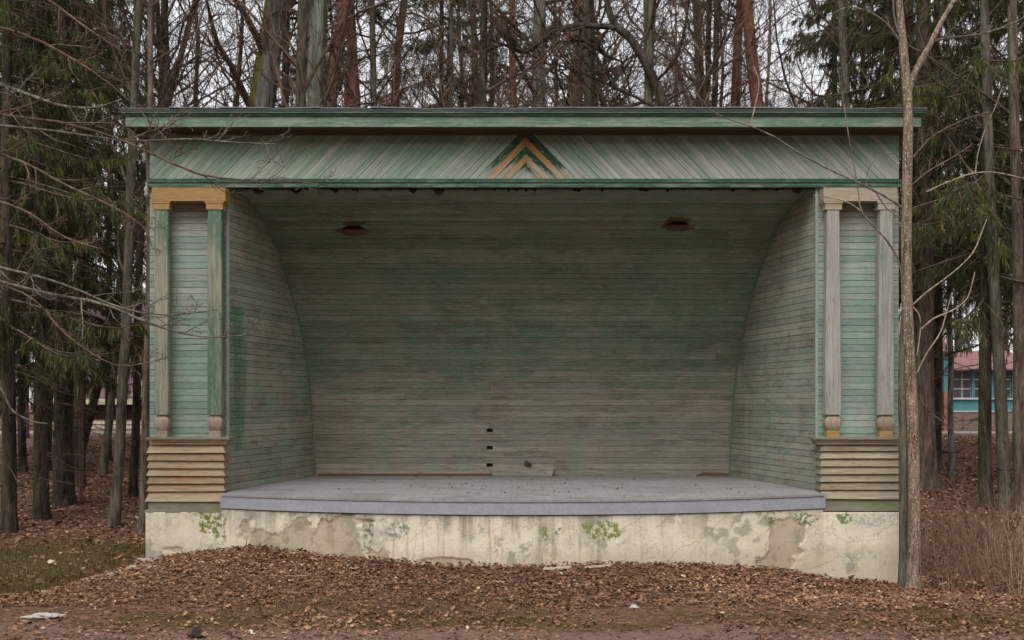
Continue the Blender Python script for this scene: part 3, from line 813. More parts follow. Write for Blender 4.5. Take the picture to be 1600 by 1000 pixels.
# stage deck with bowed apron
xs = np.linspace(-3.90, 3.92, 41)
def bow(x, e=-0.35, c=-0.95):
    u = np.abs(x / 3.92)
    return c + (e - c) * u ** 2.1
def apron_z(x, y):
    return DECK_Z + 0.055 * np.clip(y, -1, 0) * 0.85
V, Q = [], []
for x in xs:
    yb_ = bow(x)
    for (yy, zz) in ((3.1, DECK_Z), (0.0, DECK_Z), (yb_, apron_z(x, yb_)), (yb_, apron_z(x, yb_) - .028), (yb_ + .03, apron_z(x, yb_) - .028)):
        xx = x
        V.append((xx, yy, zz))
for i in range(len(xs) - 1):
    for q in range(4):
        a = 5 * i + q
        Q.append((a, a + 1, a + 6, a + 5))
deck = quads_mesh('deck', np.array(V), np.array(Q), M['deck'], BS)
deck['label'] = 'grey painted stage floor with bowed front'
V, Q = [], []
for x in xs * 1.0:
    yb_ = bow(x) + .012
    zt = apron_z(x, bow(x)) - .029
    for (yy, zz) in ((yb_, zt), (yb_, zt - .157), (yb_ + .03, zt - .157), (yb_ + .03, zt)):
        V.append((x, yy, zz))
for i in range(len(xs) - 1):
    for q in range(4):
        a, b = 4 * i + q, 4 * i + (q + 1) % 4
        Q.append((a, b, b + 4, a + 4))
n = 4 * (len(xs) - 1)
Q.append((0, 3, 2, 1)); Q.append((n, n + 1, n + 2, n + 3))
quads_mesh('deck_fascia', np.array(V), np.array(Q), M['deck_edge'], BS)
for sg in (-1, 1):   # returns at both ends of the apron
    xe = xs[0] if sg < 0 else xs[-1]
    z0_ = apron_z(xe, bow(xe)) - .029
    box('deck_return', min(xe, xe + sg * .02), max(xe, xe + sg * .02), bow(xe) + .012, -.02, z0_ - .157, z0_ + .024, M['deck_edge'], BS)
# plinth: straight under the piers, bowed under the apron
def vnoise(x, z, seed):
    g = np.random.default_rng(seed); T = g.random((64, 64))
    xi, zi = np.floor(x).astype(int), np.floor(z).astype(int); u, w = x - xi, z - zi
    u = u * u * (3 - 2 * u); w = w * w * (3 - 2 * w)
    a = T[xi % 64, zi % 64]; b = T[(xi + 1) % 64, zi % 64]; c = T[xi % 64, (zi + 1) % 64]; d = T[(xi + 1) % 64, (zi + 1) % 64]
    return (a * (1 - u) + b * u) * (1 - w) + (c * (1 - u) + d * u) * w
def fbm(x, z, seed, o=5, r=.55):
    t = 0; a = 1; n = 0
    for q in range(o):
        t = t + a * vnoise(x * 2 ** q + 13.7 * q, z * 2 ** q + 5.1 * q, seed + q); n += a; a *= r
    return t / n
xp = np.unique(np.concatenate([[XL + .05, XR - .05], np.linspace(XL + .05, XR - .05, 820)]))
vz = np.concatenate([[-1.0, -.4], np.linspace(-.38, 0, 36)])
yb_ = np.minimum(bow(np.clip(xp, -3.92, 3.92)) + .035, -0.262)
ztop = np.where(np.abs(xp) > 3.905, Z(800, yq), apron_z(xp, bow(xp)) - .20)
hrow = np.concatenate([[-1.0, -.4], np.linspace(-.36, 0, 58)])
zz_ = np.where(hrow[None] < -.5, -1.0, ztop[:, None] + (hrow[None]) * 2.55)
zz_[:, 0] = -1.2
xx_ = np.broadcast_to(xp[:, None], zz_.shape)
nz = fbm(xx_ * 2.2, zz_ * 2.2, 11); nf = fbm(xx_ * 7, zz_ * 7, 21, 4)
peel = np.zeros_like(zz_)
for (px, py, rx, rz) in [(475, 838, 1.0, .30), (440, 862, .6, .2), (406, 846, .2, .28), (1238, 848, .24, .24), (1218, 878, .26, .14), (700, 872, .3, .04), (560, 812, .3, .05), (262, 862, .2, .05)]:
    d_ = np.sqrt(((xx_ - X(px, -.5)) / rx) ** 2 + ((zz_ - Z(py, -.5)) / rz) ** 2)
    peel = np.maximum(peel, 1.25 - d_ + (nz - .5) * 2.6 + (nf - .5) * .9)
peel = np.clip(peel * 6 - 1.2, 0, 1)
scab = np.clip((nf - .60) * 22, 0, 1) * np.clip((fbm(xx_ * 1.1, zz_ * 1.1, 31) - .45) * 8, 0, 1)
depth = .016 * peel + .004 * scab - .004 * (nz - .5) - .003 * (nf - .5)
V = np.stack([xx_, np.broadcast_to(yb_[:, None], zz_.shape) + depth, zz_], -1)
nr = len(hrow)
V = np.concatenate([V, np.stack([xp, yb_ + .25, ztop], -1)[:, None]], 1)
I_ = np.arange(len(xp) * (nr + 1)).reshape(len(xp), nr + 1)
Q = np.stack([I_[:-1, :-1], I_[1:, :-1], I_[1:, 1:], I_[:-1, 1:]], -1).reshape(-1, 4)
pad = lambda a: np.concatenate([a, a[:, -1:]], 1).ravel()
pl = quads_mesh('plinth', V.reshape(-1, 3), Q, M['plaster'], BS, True, attrs={'peel': pad(peel), 'scab': pad(scab)})
pl['label'] = 'cream plastered plinth with moss and water stains'
yp = -0.262
for sg, xe in ((-1, XL + .05), (1, XR - .05)):
    hexa('plinth_end', [(xe, yp, -1), (xe, 4.2, -1), (xe, 4.2, Z(800, yq)), (xe, yp, Z(800, yq))],
         [(xe - sg * .2, yp + .02, -1), (xe - sg * .2, 4.2, -1), (xe - sg * .2, 4.2, Z(800, yq) - .002), (xe - sg * .2, yp + .02, Z(800, yq) - .002)], M['plaster'], BS)

# frieze with diagonal boards
FZ0, FZ1 = Z(279, -.04), Z(200, -.04)
FX0, FX1 = X(233.5, -.04), X(1405, -.04)
FXC = X(822, -.04)
fr = box('frieze', FX0 + .01, FX1 - .01, 0.0, 0.09, FZ0 - .1, FZ1 + .02, M['darkwood'], BS)
fr['label'] = 'band of slanting boards with a painted green and ochre chevron'
def clip(poly, a, b, c):
    """keep a*x + b*z <= c"""
    out = []
    for i in range(len(poly)):
        p, q = poly[i], poly[(i + 1) % len(poly)]
        dp, dq = a * p[0] + b * p[1] - c, a * q[0] + b * q[1] - c
        if dp <= 0: out.append(p)
        if (dp < 0 < dq) or (dq < 0 < dp):
            t = dp / (dp - dq)
            out.append((p[0] + t * (q[0] - p[0]), p[1] + t * (q[1] - p[1])))
    return out
fp = 0.1055
for side in (-1, 1):
    lim = (FX1 - FXC) if side > 0 else (FXC - FX0)
    nb = int((lim + (FZ1 - FZ0)) / fp) + 1
    pos_ = 0.0; gp_ = .002
    for i in range(nb):
        w_ = fp * random.uniform(.94, 1.06) if i > 6 else fp * (1.0, 1.0, 1.02, 1.02, 1.04, 1.18, 1)[i]
        u0, u1 = pos_ + gp_, pos_ + w_ - .002; gp_ = random.choice([.001, .002, .004, .006])
        pos_ += w_
        poly = [(0.002, 0), (lim, 0), (lim, FZ1 - FZ0), (0.002, FZ1 - FZ0)]
        c_ = 0.97
        poly = clip(poly, 1, c_, u1)
        if len(poly) < 3: continue
        poly = clip(poly, -1, -c_, -u0)
        if len(poly) < 3: continue
        ar = 0.5 * abs(sum(poly[q][0] * poly[(q + 1) % len(poly)][1] - poly[(q + 1) % len(poly)][0] * poly[q][1] for q in range(len(poly))))
        if ar < 2e-4: continue
        y_ = -0.028 + random.uniform(-.003, .003)
        pts = [(FXC + side * px_, y_, FZ0 + pz_) for (px_, pz_) in poly]
        if side < 0: pts = pts[::-1]
        s_ = 'r' if side > 0 else 'l'
        mat = M['frieze_' + s_]
        if i in (1, 3, 5): mat = M['cg_' + s_]
        if i in (2, 4): mat = M['co_' + s_]
        prism('frieze_board', pts, (0, .03, 0), mat, fr)
# mouldings under the frieze
mo = box('moulding', FX0 - .02, FX1 + .02, -.075, 0.0, Z(285, -.07), Z(280, -.07), M['mould'], BS)
box('moulding', FX0 - .015, FX1 + .015, -.055, 0.0, Z(289, -.05) , Z(285.3, -.05), M['fascia'], BS)
box('moulding', FX0 - .02, FX1 + .02, -.065, 0.0, Z(292.5, -.06), Z(289.2, -.06), M['mould'], BS)
# header behind the moulding and torn remains of a valance
box('header', -FW - .2, FW + .2, .0, .06, Z(295, .0), Z(291.8, .0), M['darkwood'], BS)
for k in range(46):
    x = random.uniform(-3.7, 3.7)
    w_, h_ = random.uniform(.03, .14), random.uniform(.015, .055)
    if k % 9 == 0: w_, h_ = random.uniform(.1, .2), random.uniform(.06, .1)
    zt = Z(294.5, .03)
    poly = [(x - w_ / 2, .03, zt), (x - w_ * .3, .03, zt - h_ * random.uniform(.5, .9)), (x + w_ * random.uniform(-.1, .2), .03, zt - h_), (x + w_ / 2, .03, zt)]
    prism('valance_remnant', poly[::-1], (0, .008, 0), M['darkwood'], BS)

# cornice: fascia, crown strips, soffit, roof sheet
ye = -0.38
CX0, CX1 = X(196, ye), X(1439, ye)
fa = box('fascia', CX0, CX1, ye, ye + .035, Z(198, ye), Z(181.5, ye), M['fascia'], BS)
box('crown_strip', CX0 - .03, CX1 + .03, ye - .025, ye + .03, Z(181.2, ye), Z(178, ye), M['mould'], BS)
box('crown_strip', CX0 - .045, CX1 + .045, ye - .045, ye + .03, Z(177.8, ye), Z(174.6, ye), M['fascia'], BS)
so = box('soffit', CX0 + .005, CX1 - .005, ye + .034, 0.06, Z(198, ye) + .012, Z(198, ye) + .035, M['soffit'], BS)
box('bed_moulding', FX0, FX1, -.075, -.032, Z(198, ye) - .03, Z(198, ye) + .011, M['soffit'], BS)
# roof, falling gently to the back
zr = Z(174.4, ye)
rx0, rx1 = CX0 - .06, CX1 + .06
roof = pyd('roof', [(rx0, ye - .06, zr), (rx1, ye - .06, zr), (rx1, 4.5, zr - .5), (rx0, 4.5, zr - .5), (rx0, ye - .06, zr + .018), (rx1, ye - .06, zr + .018), (rx1, 4.5, zr - .48), (rx0, 4.5, zr - .48)],
           HEXF, M['roofmetal'], BS)
for k in range(16):   # lapped roof sheets with uneven lips along the front edge
    a = rx0 + (rx1 - rx0) * k / 16; b = rx0 + (rx1 - rx0) * (k + 1) / 16 - .006
    d0, d1 = random.uniform(.0, .022), random.uniform(.0, .022)
    hexa('roof_sheet', [(a, ye - .075 - d0, zr + .019 + d0 * .5), (b, ye - .075 - d1, zr + .019 + d1 * .5), (b, 1.2, zr - .11), (a, 1.2, zr - .11)],
         [(a, ye - .075 - d0, zr + .024 + d0 * .8), (b, ye - .075 - d1, zr + .024 + d1 * .8), (b, 1.2, zr - .105), (a, 1.2, zr - .105)], M['roofmetal'], roof)
# side eaves: boxed, with a raking underside, and the plain outer side walls
for sg, xw, xe_ in ((-1, XL, CX0), (1, XR, CX1)):
    z_e = Z(198, ye) + .012
    prism('side_eave', [(xw, 0.07, z_e + .02), (xe_, 0.07, z_e + .02), (xe_, 0.07, z_e - .02), (xw, 0.07, z_e - .42)][::sg], (0, 4.2, -.3), M['soffit'], BS)
    box('outer_wall', min(xw, xw - sg * .05), max(xw, xw - sg * .05), 0.095, 4.2, .6, 5.5, M['front'], BS)
box('rear_wall', XL + .05, XR - .05, 4.14, 4.2, .3, 5.2, M['darkwood'], BS)
# insulator on the left corner
def lathe(name, prof_, c, mat, parent=None, k=12, axis='z'):
    V, Q = [], []
    for (r, h) in prof_:
        for i in range(k):
            a = 2 * math.pi * i / k
            V.append((c[0] + r * math.cos(a), c[1] + r * math.sin(a), c[2] + h))
    n = len(prof_)
    for i in range(n - 1):
        for q in range(k):
            a, b = i * k + q, i * k + (q + 1) % k
            Q.append((a, b, b + k, a + k))
    Q.append(tuple(range(k - 1, -1, -1))); Q.append(tuple(range((n - 1) * k, n * k)))
    return pyd(name, V, Q, mat, parent, True)
M['porcelain'] = plain('porcelain', lin(150, 150, 146), 0.3, 0.1, 4, 0.5)
xi_ = X(231, -.05); 
lathe('insulator', [(.015, -.1), (.035, -.06), (.02, -.03), (.035, 0), (.03, .03), (.012, .05), (.012, .1)], (XL - .035, -.02, Z(297, -.02)), M['porcelain'], BS)
lathe('insulator', [(.015, -.1), (.035, -.06), (.02, -.03), (.035, 0), (.03, .03), (.012, .05), (.012, .1)], (XL - .06, -.02, Z(243, -.02)), M['porcelain'], BS)

# ------------------------------------------------------------------ vegetation tools (numpy)
def unit(v):
    return v / np.maximum(np.linalg.norm(v, axis=-1, keepdims=True), 1e-9)
def tubes(pts, rad, k=3):
    """pts (M,n,3), rad (M,n) -> vertices, quads of M open tubes"""
    Mn, n, _ = pts.shape
    T = np.gradient(pts, axis=1)
    T = unit(T)
    ref = np.where(np.abs(T[:, :1, 2:3]) > 0.8, np.array([1.0, 0, 0]), np.array([0, 0, 1.0]))
    ref = np.broadcast_to(ref, T.shape)
    A = unit(np.cross(T, ref)); B = np.cross(T, A)
    ang = np.arange(k) * 2 * np.pi / k
    V = pts[:, :, None, :] + rad[:, :, None, None] * (np.cos(ang)[None, None, :, None] * A[:, :, None, :] + np.sin(ang)[None, None, :, None] * B[:, :, None, :])
    idx = np.arange(Mn * n * k).reshape(Mn, n, k)
    a = idx[:, :-1, :]; b = np.roll(idx, -1, axis=2)[:, :-1, :]
    c = np.roll(idx, -1, axis=2)[:, 1:, :]; d = idx[:, 1:, :]
    return V.reshape(-1, 3), np.stack([a, b, c, d], -1).reshape(-1, 4)
def merge(parts):
    V, Q, o = [], [], 0
    for v, q in parts:
        V.append(v); Q.append(q + o); o += len(v)
    return np.concatenate(V), np.concatenate(Q)
def grow(g, pts, rad, per, t0, t1, ang, ln, nseg, rmul, rend, wander=0.12, lift=0.0, rmin=0.004):
    """child branches on every parent polyline. ang, ln: (lo, hi); ln is relative to the parent's length"""
    Mn, n, _ = pts.shape
    t = t0 + (t1 - t0) * (np.arange(per)[None, :] + g.random((Mn, per))) / per
    f = t * (n - 1); i = np.minimum(f.astype(int), n - 2); u = (f - i)[..., None]
    r_ = np.arange(Mn)[:, None]
    p0 = pts[r_, i] * (1 - u) + pts[r_, i + 1] * u
    T = unit(pts[r_, i + 1] - pts[r_, i])
    rr = rad[r_, i] * (1 - u[..., 0]) + rad[r_, i + 1] * u[..., 0]
    plen = np.linalg.norm(np.diff(pts, axis=1), axis=2).sum(1)[:, None]
    L = plen * g.uniform(ln[0], ln[1], (Mn, per)) * (1.15 - 0.65 * t)
    perp = unit(np.cross(T, g.normal(size=T.shape)))
    a = g.uniform(ang[0], ang[1], (Mn, per))[..., None]
    d = unit(np.cos(a) * T + np.sin(a) * perp + np.array([0, 0, lift]))
    p0 = p0.reshape(-1, 3); d = d.reshape(-1, 3); L = L.reshape(-1); rr = rr.reshape(-1)
    out = [p0]; cur = p0
    for s in range(nseg):
        d = unit(d + g.normal(size=d.shape) * wander + np.array([0, 0, lift * 0.25]))
        cur = cur + d * (L / nseg)[:, None]
        out.append(cur)
    P_ = np.stack(out, 1)
    r0 = np.maximum(rr * rmul, rmin)
    w = np.linspace(1, rend, nseg + 1)[None, :]
    return P_, np.maximum(r0[:, None] * w, rmin * 0.6)
def trunk_line(g, H, lean=(0, 0), n=14, wob=0.10, bend=None):
    h = np.linspace(0, 1, n)
    x = lean[0] * h * H + wob * np.cumsum(g.normal(size=n)) * 0.5 * (h > 0)
    y = lean[1] * h * H + wob * np.cumsum(g.normal(size=n)) * 0.5 * (h > 0)
    if bend is not None:
        x = x + bend[0] * np.sin(h * np.pi); y = y + bend[1] * np.sin(h * np.pi)
    x -= x[0]; y -= y[0]
    return np.stack([x, y, h * H], 1)
def trunk_mesh(pts, r0, r1, k=9, flare=1.5):
    n = len(pts)
    h = np.linspace(0, 1, n)
    rad = r1 + (r0 - r1) * (1 - h) ** 0.8
    # extra rings close to the ground for the root flare
    extra = np.array([0.0, 0.12, 0.35, 0.8])
    ln_ = np.linalg.norm(pts[1] - pts[0])
    p2 = [pts[0] + (pts[1] - pts[0]) * min(e / ln_, .95) for e in extra]
    r2 = [rad[0] * (1 + (flare - 1) * math.exp(-e * 6)) for e in extra]
    p2[0] = p2[0] - np.array([0, 0, 0.25])
    allp = np.array(p2 + list(pts[1:])); allr = np.array(r2 + list(rad[1:]))
    V, Q = tubes(allp[None], allr[None], k)
    return V, Q, allp, allr
def bare_crown(g, tp, tr, clear=0.3, mains=24, subs=8, twigs=5, spread=(0.16, 0.30), lift=0.25, ang=(0.7, 1.25), top=1.0, fine=0.006):
    a, ra = grow(g, tp[None], tr[None], mains, clear, top, ang, spread, 6, 0.38, 0.25, 0.16, lift)
    b, rb = grow(g, a, ra, subs, 0.15, 1.0, (0.5, 1.1), (0.28, 0.6), 4, 0.5, 0.35, 0.20, lift * 0.6, rmin=fine)
    c, rc = grow(g, b, rb, twigs, 0.1, 1.0, (0.5, 1.1), (0.35, 0.75), 2, 0.6, 0.5, 0.22, lift * 0.5, rmin=fine * .8)
    return merge([tubes(a, ra, 5), tubes(b, rb, 3), tubes(c, rc, 3)])

def make_tree(name, loc, H, r, g, mat, twig, label, group=None, lean=(0, 0), wob=0.10, clear=0.3, mains=22, subs=7, twigs=4, bend=None, cat='tree', r_top=None, crown=True,
              lift=0.25, spread=(0.16, 0.30), ang=(0.7, 1.25), flare=1.5, fine=0.006, n=14):
    e = empty(name, loc)
    tag(e, label, cat, group)
    tp = trunk_line(g, H, lean, n, wob, bend)
    V, Q, ap, ar = trunk_mesh(tp, r, r_top if r_top else r * 0.25, flare=flare)
    quads_mesh('trunk', V, Q, mat, e, True)
    if crown:
        V, Q = bare_crown(g, ap[3:], ar[3:], clear, mains, subs, twigs, spread, lift, ang, fine=fine)
        quads_mesh('crown', V, Q, twig, e)
    return e
def copy_tree(o, loc, rz, s, label=None, group=None):
    c = o.copy(); COL.objects.link(c)
    c.location = loc; c.rotation_euler = (0, 0, rz); c.scale = (s, s, s)
    if label: c['label'] = label
    if group: c['group'] = group
    for ch in o.children:
        d = ch.copy(); COL.objects.link(d); d.parent = c
    return c

def needle_quads(g, pts, per, size, droop=1.0, wid=0.25):
    """small hanging sprays along polylines"""
    Mn, n, _ = pts.shape
    t = g.random((Mn, per)); f = t * (n - 1); i = np.minimum(f.astype(int), n - 2); u = (f - i)[..., None]
    r_ = np.arange(Mn)[:, None]
    p0 = (pts[r_, i] * (1 - u) + pts[r_, i + 1] * u).reshape(-1, 3)
    T = unit(pts[r_, i + 1] - pts[r_, i]).reshape(-1, 3)
    m = len(p0)
    d = unit(T * 0.7 + g.normal(size=(m, 3)) * 0.5 + np.array([0, 0, -droop]))
    L = g.uniform(size[0], size[1], m)[:, None]
    sdir = unit(np.cross(d, g.normal(size=(m, 3))))
    w = L * wid * g.uniform(.6, 1.2, (m, 1))
    mid = p0 + d * L * 0.5 + np.array([0, 0, -0.03]) * droop * L
    tip = p0 + d * L + np.array([0, 0, -0.25]) * droop * L
    V = np.stack([p0, mid - sdir * w * .5, tip, mid + sdir * w * .5], 1).reshape(-1, 3)
    Q = np.arange(m * 4).reshape(m, 4)
    tone = np.repeat(np.clip(g.normal(0.45, 0.25, m), 0, 1), 4)
    return V, Q, tone
def make_spruce(name, loc, H, r, g, label, group=None, low=2.5, maxlen=3.2, dens=1.0, dead=12, mat=None, droop=1.0):
    e = empty(name, loc); tag(e, label, 'tree', group)
    tp = trunk_line(g, H, (0, 0), 14, 0.04)
    V, Q, ap, ar = trunk_mesh(tp, r, 0.03)
    quads_mesh('trunk', V, Q, mat or M['bark_dark'], e, True)
    nb = int((H - low) / 0.17 * dens)
    hs_ = np.sort(low + (H - low) * g.random(nb) ** 1.1)
    az = g.random(nb) * 2 * np.pi
    L = (maxlen * (1 - (hs_ - low) / (H - low + .4)) ** 0.75 + 0.3) * g.uniform(.65, 1.1, nb)
    base = np.stack([np.interp(hs_, ap[:, 2], ap[:, 0]), np.interp(hs_, ap[:, 2], ap[:, 1]), hs_], 1)
    dirh = np.stack([np.cos(az), np.sin(az), np.zeros(nb)], 1)
    s = np.linspace(0, 1, 7)
    pts = base[:, None, :] + dirh[:, None, :] * (L[:, None] * s)[..., None]
    pts[:, :, 2] += -(0.38 * L * droop)[:, None] * (s ** 1.3)[None] + (0.20 * L)[:, None] * (s ** 4)[None]
    rad = np.interp(hs_, ap[:, 2], ar)[:, None] * 0.2 * (1 - 0.8 * s)[None] + 0.004
    b, rb = grow(g, pts, rad, 13, 0.12, 1.0, (0.5, 1.2), (0.14, 0.36), 4, 0.5, 0.5, 0.15, -0.45 * droop, rmin=0.004)
    dd = []
    if dead:   # dry bare snags below the green crown
        q = int(dead)
        hz = g.uniform(0.8, low + 2.5, q); a2 = g.random(q) * 6.28
        bs = np.stack([np.interp(hz, ap[:, 2], ap[:, 0]), np.interp(hz, ap[:, 2], ap[:, 1]), hz], 1)
        d2 = np.stack([np.cos(a2), np.sin(a2), g.uniform(-.35, .1, q)], 1)
        l2 = g.uniform(.5, 1.9, q)
        pd = bs[:, None, :] + d2[:, None, :] * (l2[:, None] * np.linspace(0, 1, 5))[..., None]
        pd[:, :, 2] -= 0.15 * (l2[:, None] * np.linspace(0, 1, 5) ** 2)
        rd = np.full((q, 5), 0.012) * np.linspace(1, .3, 5)
        p3, r3 = grow(g, pd, rd, 7, 0.2, 1, (.5, 1.1), (.2, .5), 3, .5, .5, .2, -.1, rmin=.004)
        dd = [tubes(pd, rd, 4), tubes(p3, r3, 3)]
    V, Q = merge([tubes(pts, rad, 4), tubes(b, rb, 3)] + dd)
    quads_mesh('crown', V, Q, M['twig_dark'], e)
    v1, q1, t1 = needle_quads(g, b, 40, (.07, .20), 1.2 * droop, .12)
    v2, q2, t2 = needle_quads(g, pts, 40, (.07, .18), .8 * droop, .12)
    V, Q = merge([(v1, q1), (v2, q2)])
    quads_mesh('foliage', V, Q, M['needle'], e, attrs={'tone': np.concatenate([t1, t2])})
    return e
def make_pine(name, loc, H, r, g, label, group=None, lean=(0, 0), crown_from=0.62, stubs=14, wob=0.08, dens=1.0, spread=3.0):
    e = empty(name, loc); tag(e, label, 'tree', group)
    tp = trunk_line(g, H, lean, 14, wob)
    V, Q, ap, ar = trunk_mesh(tp, r, r * 0.3)
    quads_mesh('trunk', V, Q, M['bark_pine'], e, True)
    a, ra = grow(g, ap[None, 3:], ar[None, 3:], int(30 * dens), crown_from, 1.0, (.8, 1.4), (spread / H * .6, spread / H * 1.2), 6, .35, .3, .2, .1)
    b, rb = grow(g, a, ra, 8, .25, 1, (.4, 1.0), (.25, .5), 3, .5, .5, .2, .15, rmin=.006)
    s_, rs = grow(g, ap[None, 3:], ar[None, 3:], stubs, .2, crown_from, (1.1, 1.7), (.03, .11), 5, .14, .3, .2, -.05)
    s2, rs2 = grow(g, s_, rs, 6, .2, 1, (.5, 1.0), (.2, .5), 3, .6, .5, .2, 0, rmin=.005)
    V, Q = merge([tubes(a, ra, 5), tubes(b, rb, 3), tubes(s_, rs, 4), tubes(s2, rs2, 3)])
    quads_mesh('crown', V, Q, M['twig_dark'], e)
    m = b.shape[0]
    k = 34
    tt = g.uniform(.35, 1, (m, k)); f = tt * (b.shape[1] - 1); i = np.minimum(f.astype(int), b.shape[1] - 2); u = (f - i)[..., None]
    rr = np.arange(m)[:, None]
    p0 = (b[rr, i] * (1 - u) + b[rr, i + 1] * u).reshape(-1, 3)
    d = unit(g.normal(size=p0.shape) + np.array([0, 0, .35]))
    L = g.uniform(.08, .2, len(p0))[:, None]
    sd_ = unit(np.cross(d, g.normal(size=p0.shape))) * .014
    V = np.stack([p0 - sd_ * .3, p0 + d * L * .5 - sd_, p0 + d * L, p0 + d * L * .5 + sd_], 1).reshape(-1, 3)
    Q = np.arange(len(p0) * 4).reshape(-1, 4)
    quads_mesh('foliage', V, Q, M['pine_needle'], e, attrs={'tone': np.repeat(np.clip(g.normal(.45, .22, len(p0)), 0, 1), 4)})
    return e
G = lambda s: np.random.default_rng(s)

# ------------------------------------------------------------------ trees seen one by one above the roof
def at_roof(px, dist):
    y = dist - D
    x = X(px, y)
    return x, y
def lean_for(px_low, px_high, dist, py_low=170, py_high=0):
    """sideways drift per metre of height for a trunk seen at px_low and px_high"""
    dz = (py_low - py_high) / F * dist
    return (px_high - px_low) / F * dist / dz
def roof_tree(px_low, px_high, wpx, dist, kind, label, seed, H=20, **kw):
    ln_ = lean_for(px_low, px_high, dist)
    y = dist - D
    h_low = EYE + (HY - 170) / F * dist
    x0 = X(px_low, y) - ln_ * h_low
    z0 = float(zg(x0, y))
    r = wpx / F * dist / 2
    if kind == 'pine':
        return make_pine('pine_tree', (x0, y, z0), H, r * 1.35, G(seed), label, lean=(ln_, 0), **kw)
    mat = M[kind]
    return make_tree('bare_tree', (x0, y, z0), H, r * 1.35, G(seed), mat, M['twig'], label, lean=(ln_, 0), r_top=r * .45, wob=.05, clear=.35, **kw)
roof_tree(405, 428, 38, 25, 'bark_moss', 'leaning grey trunk with yellow-green moss down one side, behind the roof', 11, mains=12)
roof_tree(480, 489, 33, 24, 'bark_grey', 'thick pale grey lichen-covered trunk beside the mossy leaning one', 12, mains=12)
roof_tree(508, 532, 21, 29, 'pine', 'reddish pine leaning right next to the pale grey trunk', 13)
roof_tree(563, 550, 19, 31, 'pine', 'reddish pine leaning left, second from the pale grey trunk', 14)
roof_tree(620, 632, 15, 34, 'pine', 'slim reddish pine left of the chevron, third from the pale grey trunk', 15, dens=1.2)
roof_tree(741, 736, 13, 37, 'bark_brown', 'slim brown trunk above the roof just left of the chevron', 16, mains=30)
roof_tree(847, 850, 23, 29, 'bark_grey', 'straight grey trunk above the roof just right of the chevron', 17, mains=14)
roof_tree(896, 905, 25, 36, 'bark_brown', 'broad brown trunk behind the arching branch', 18, mains=26)
roof_tree(1096, 1087, 15, 31, 'bark_alder', 'grey-brown trunk between the arching tree and the two red pines', 19, mains=22)
roof_tree(1147, 1158, 16, 33, 'pine', 'orange-brown pine, the nearer to the arching tree of the right pair', 20)
roof_tree(1187, 1172, 21, 29, 'pine', 'stout orange-barked pine beside the hanging spruce boughs', 21)
roof_tree(258, 263, 12, 30, 'bark_dark', 'slim dark trunk above the left end of the roof', 22, mains=26)
roof_tree(268, 312, 10, 32, 'bark_dark', 'dark trunk slanting right above the left end of the roof', 23, mains=26)
roof_tree(372, 384, 8, 36, 'bark_dark', 'thin dark trunk left of the mossy leaning one', 24, mains=30)

# the arching tree: trunk leans left, one bough arches over
def poly_tree(name, label, polys, mat, twig, cat='tree', twig_on=(), gseed=5, per=(9, 6), tln=(.12, .35), sub=True, fine=.004, lift=.1, k=7, split=True, group=None, ang=(.5, 1.1)):
    """polys: list of (points Nx3, radii N). The first is the trunk"""
    g = G(gseed)
    base = polys[0][0][0]
    e = empty(name, tuple(base)); tag(e, label, cat, group)
    def res(p, r, n):
        p = np.array(p, float); r = np.array(r, float)
        q = catmull(p, 6)
        t = np.linspace(0, 1, len(q)); tr = np.interp(t, np.linspace(0, 1, len(r)), r)
        tt = np.linspace(0, 1, n)
        return np.stack([np.interp(tt, t, q[:, i]) for i in range(3)], 1), np.interp(tt, t, tr)
    tp, tr = res(*polys[0], 28)
    V, Q = tubes((tp - base)[None], tr[None], 10)
    quads_mesh('trunk', V, Q, mat, e, True)
    mats_by = {}
    for i, (p, r, *m) in enumerate(polys[1:], 1):
        q, rr = res(p, r, 16)
        q = q - base
        mm = m[0] if m else mat
        V, Q = tubes(q[None], rr[None], k)
        parts_ = [(V, Q)]
        if i in twig_on:
            a, ra = grow(g, q[None], rr[None], per[0], .15, 1, ang, tln, 5, .6, .4, .16, lift, rmin=fine)
            parts_.append(tubes(a, ra, 4))
            b, rb = grow(g, a, ra, per[1], .15, 1, (.5, 1.0), (.25, .6), 3, .7, .5, .2, lift, rmin=fine * .85)
            parts_.append(tubes(b, rb, 3))
            if sub:
                c, rc = grow(g, b, rb, 3, .2, 1, (.5, 1.0), (.3, .6), 2, .8, .6, .2, lift, rmin=fine * .75)
                parts_.append(tubes(c, rc, 3))
        V, Q = merge(parts_)
        quads_mesh('branch', V, Q, mm, e, True)
    return e
def pl3(lst, y, wpx=None):
    p = np.array([P(a, b, y) for (a, b, *_) in lst])
    r = np.array([c[2] / F * (D + y) / 2 for c in lst])
    return p, r
yA = 10.0
zA = float(zg(X(1085, yA), yA))
base_py = HY + (EYE - zA) * F / (D + yA)
poly_tree('arching_tree', 'dark crooked tree above the roof whose bough arches over to the left', [
    pl3([(1085, base_py + 5, 24), (1078, 600, 20), (1062, 350, 17), (1040, 175, 15), (1012, 105, 14), (985, 60, 13), (962, 40, 12), (950, 10, 10), (940, -60, 8), (920, -160, 5)], yA),
    (*pl3([(965, 43, 10), (935, 41, 9), (900, 40, 9), (868, 50, 8), (838, 70, 8), (815, 82, 7), (790, 70, 5), (760, 78, 3)], yA), M['bark_dark']),
    pl3([(1040, 175, 7), (990, 150, 5), (935, 125, 5), (900, 112, 4), (870, 100, 4)], yA),
    pl3([(968, 95, 3), (945, 85, 7), (925, 70, 6), (905, 62, 4), (880, 65, 3)], yA - .3),
], M['bark_dark'], M['twig_dark'], twig_on=(1, 2, 3), gseed=31, per=(14, 8), tln=(.15, .4))

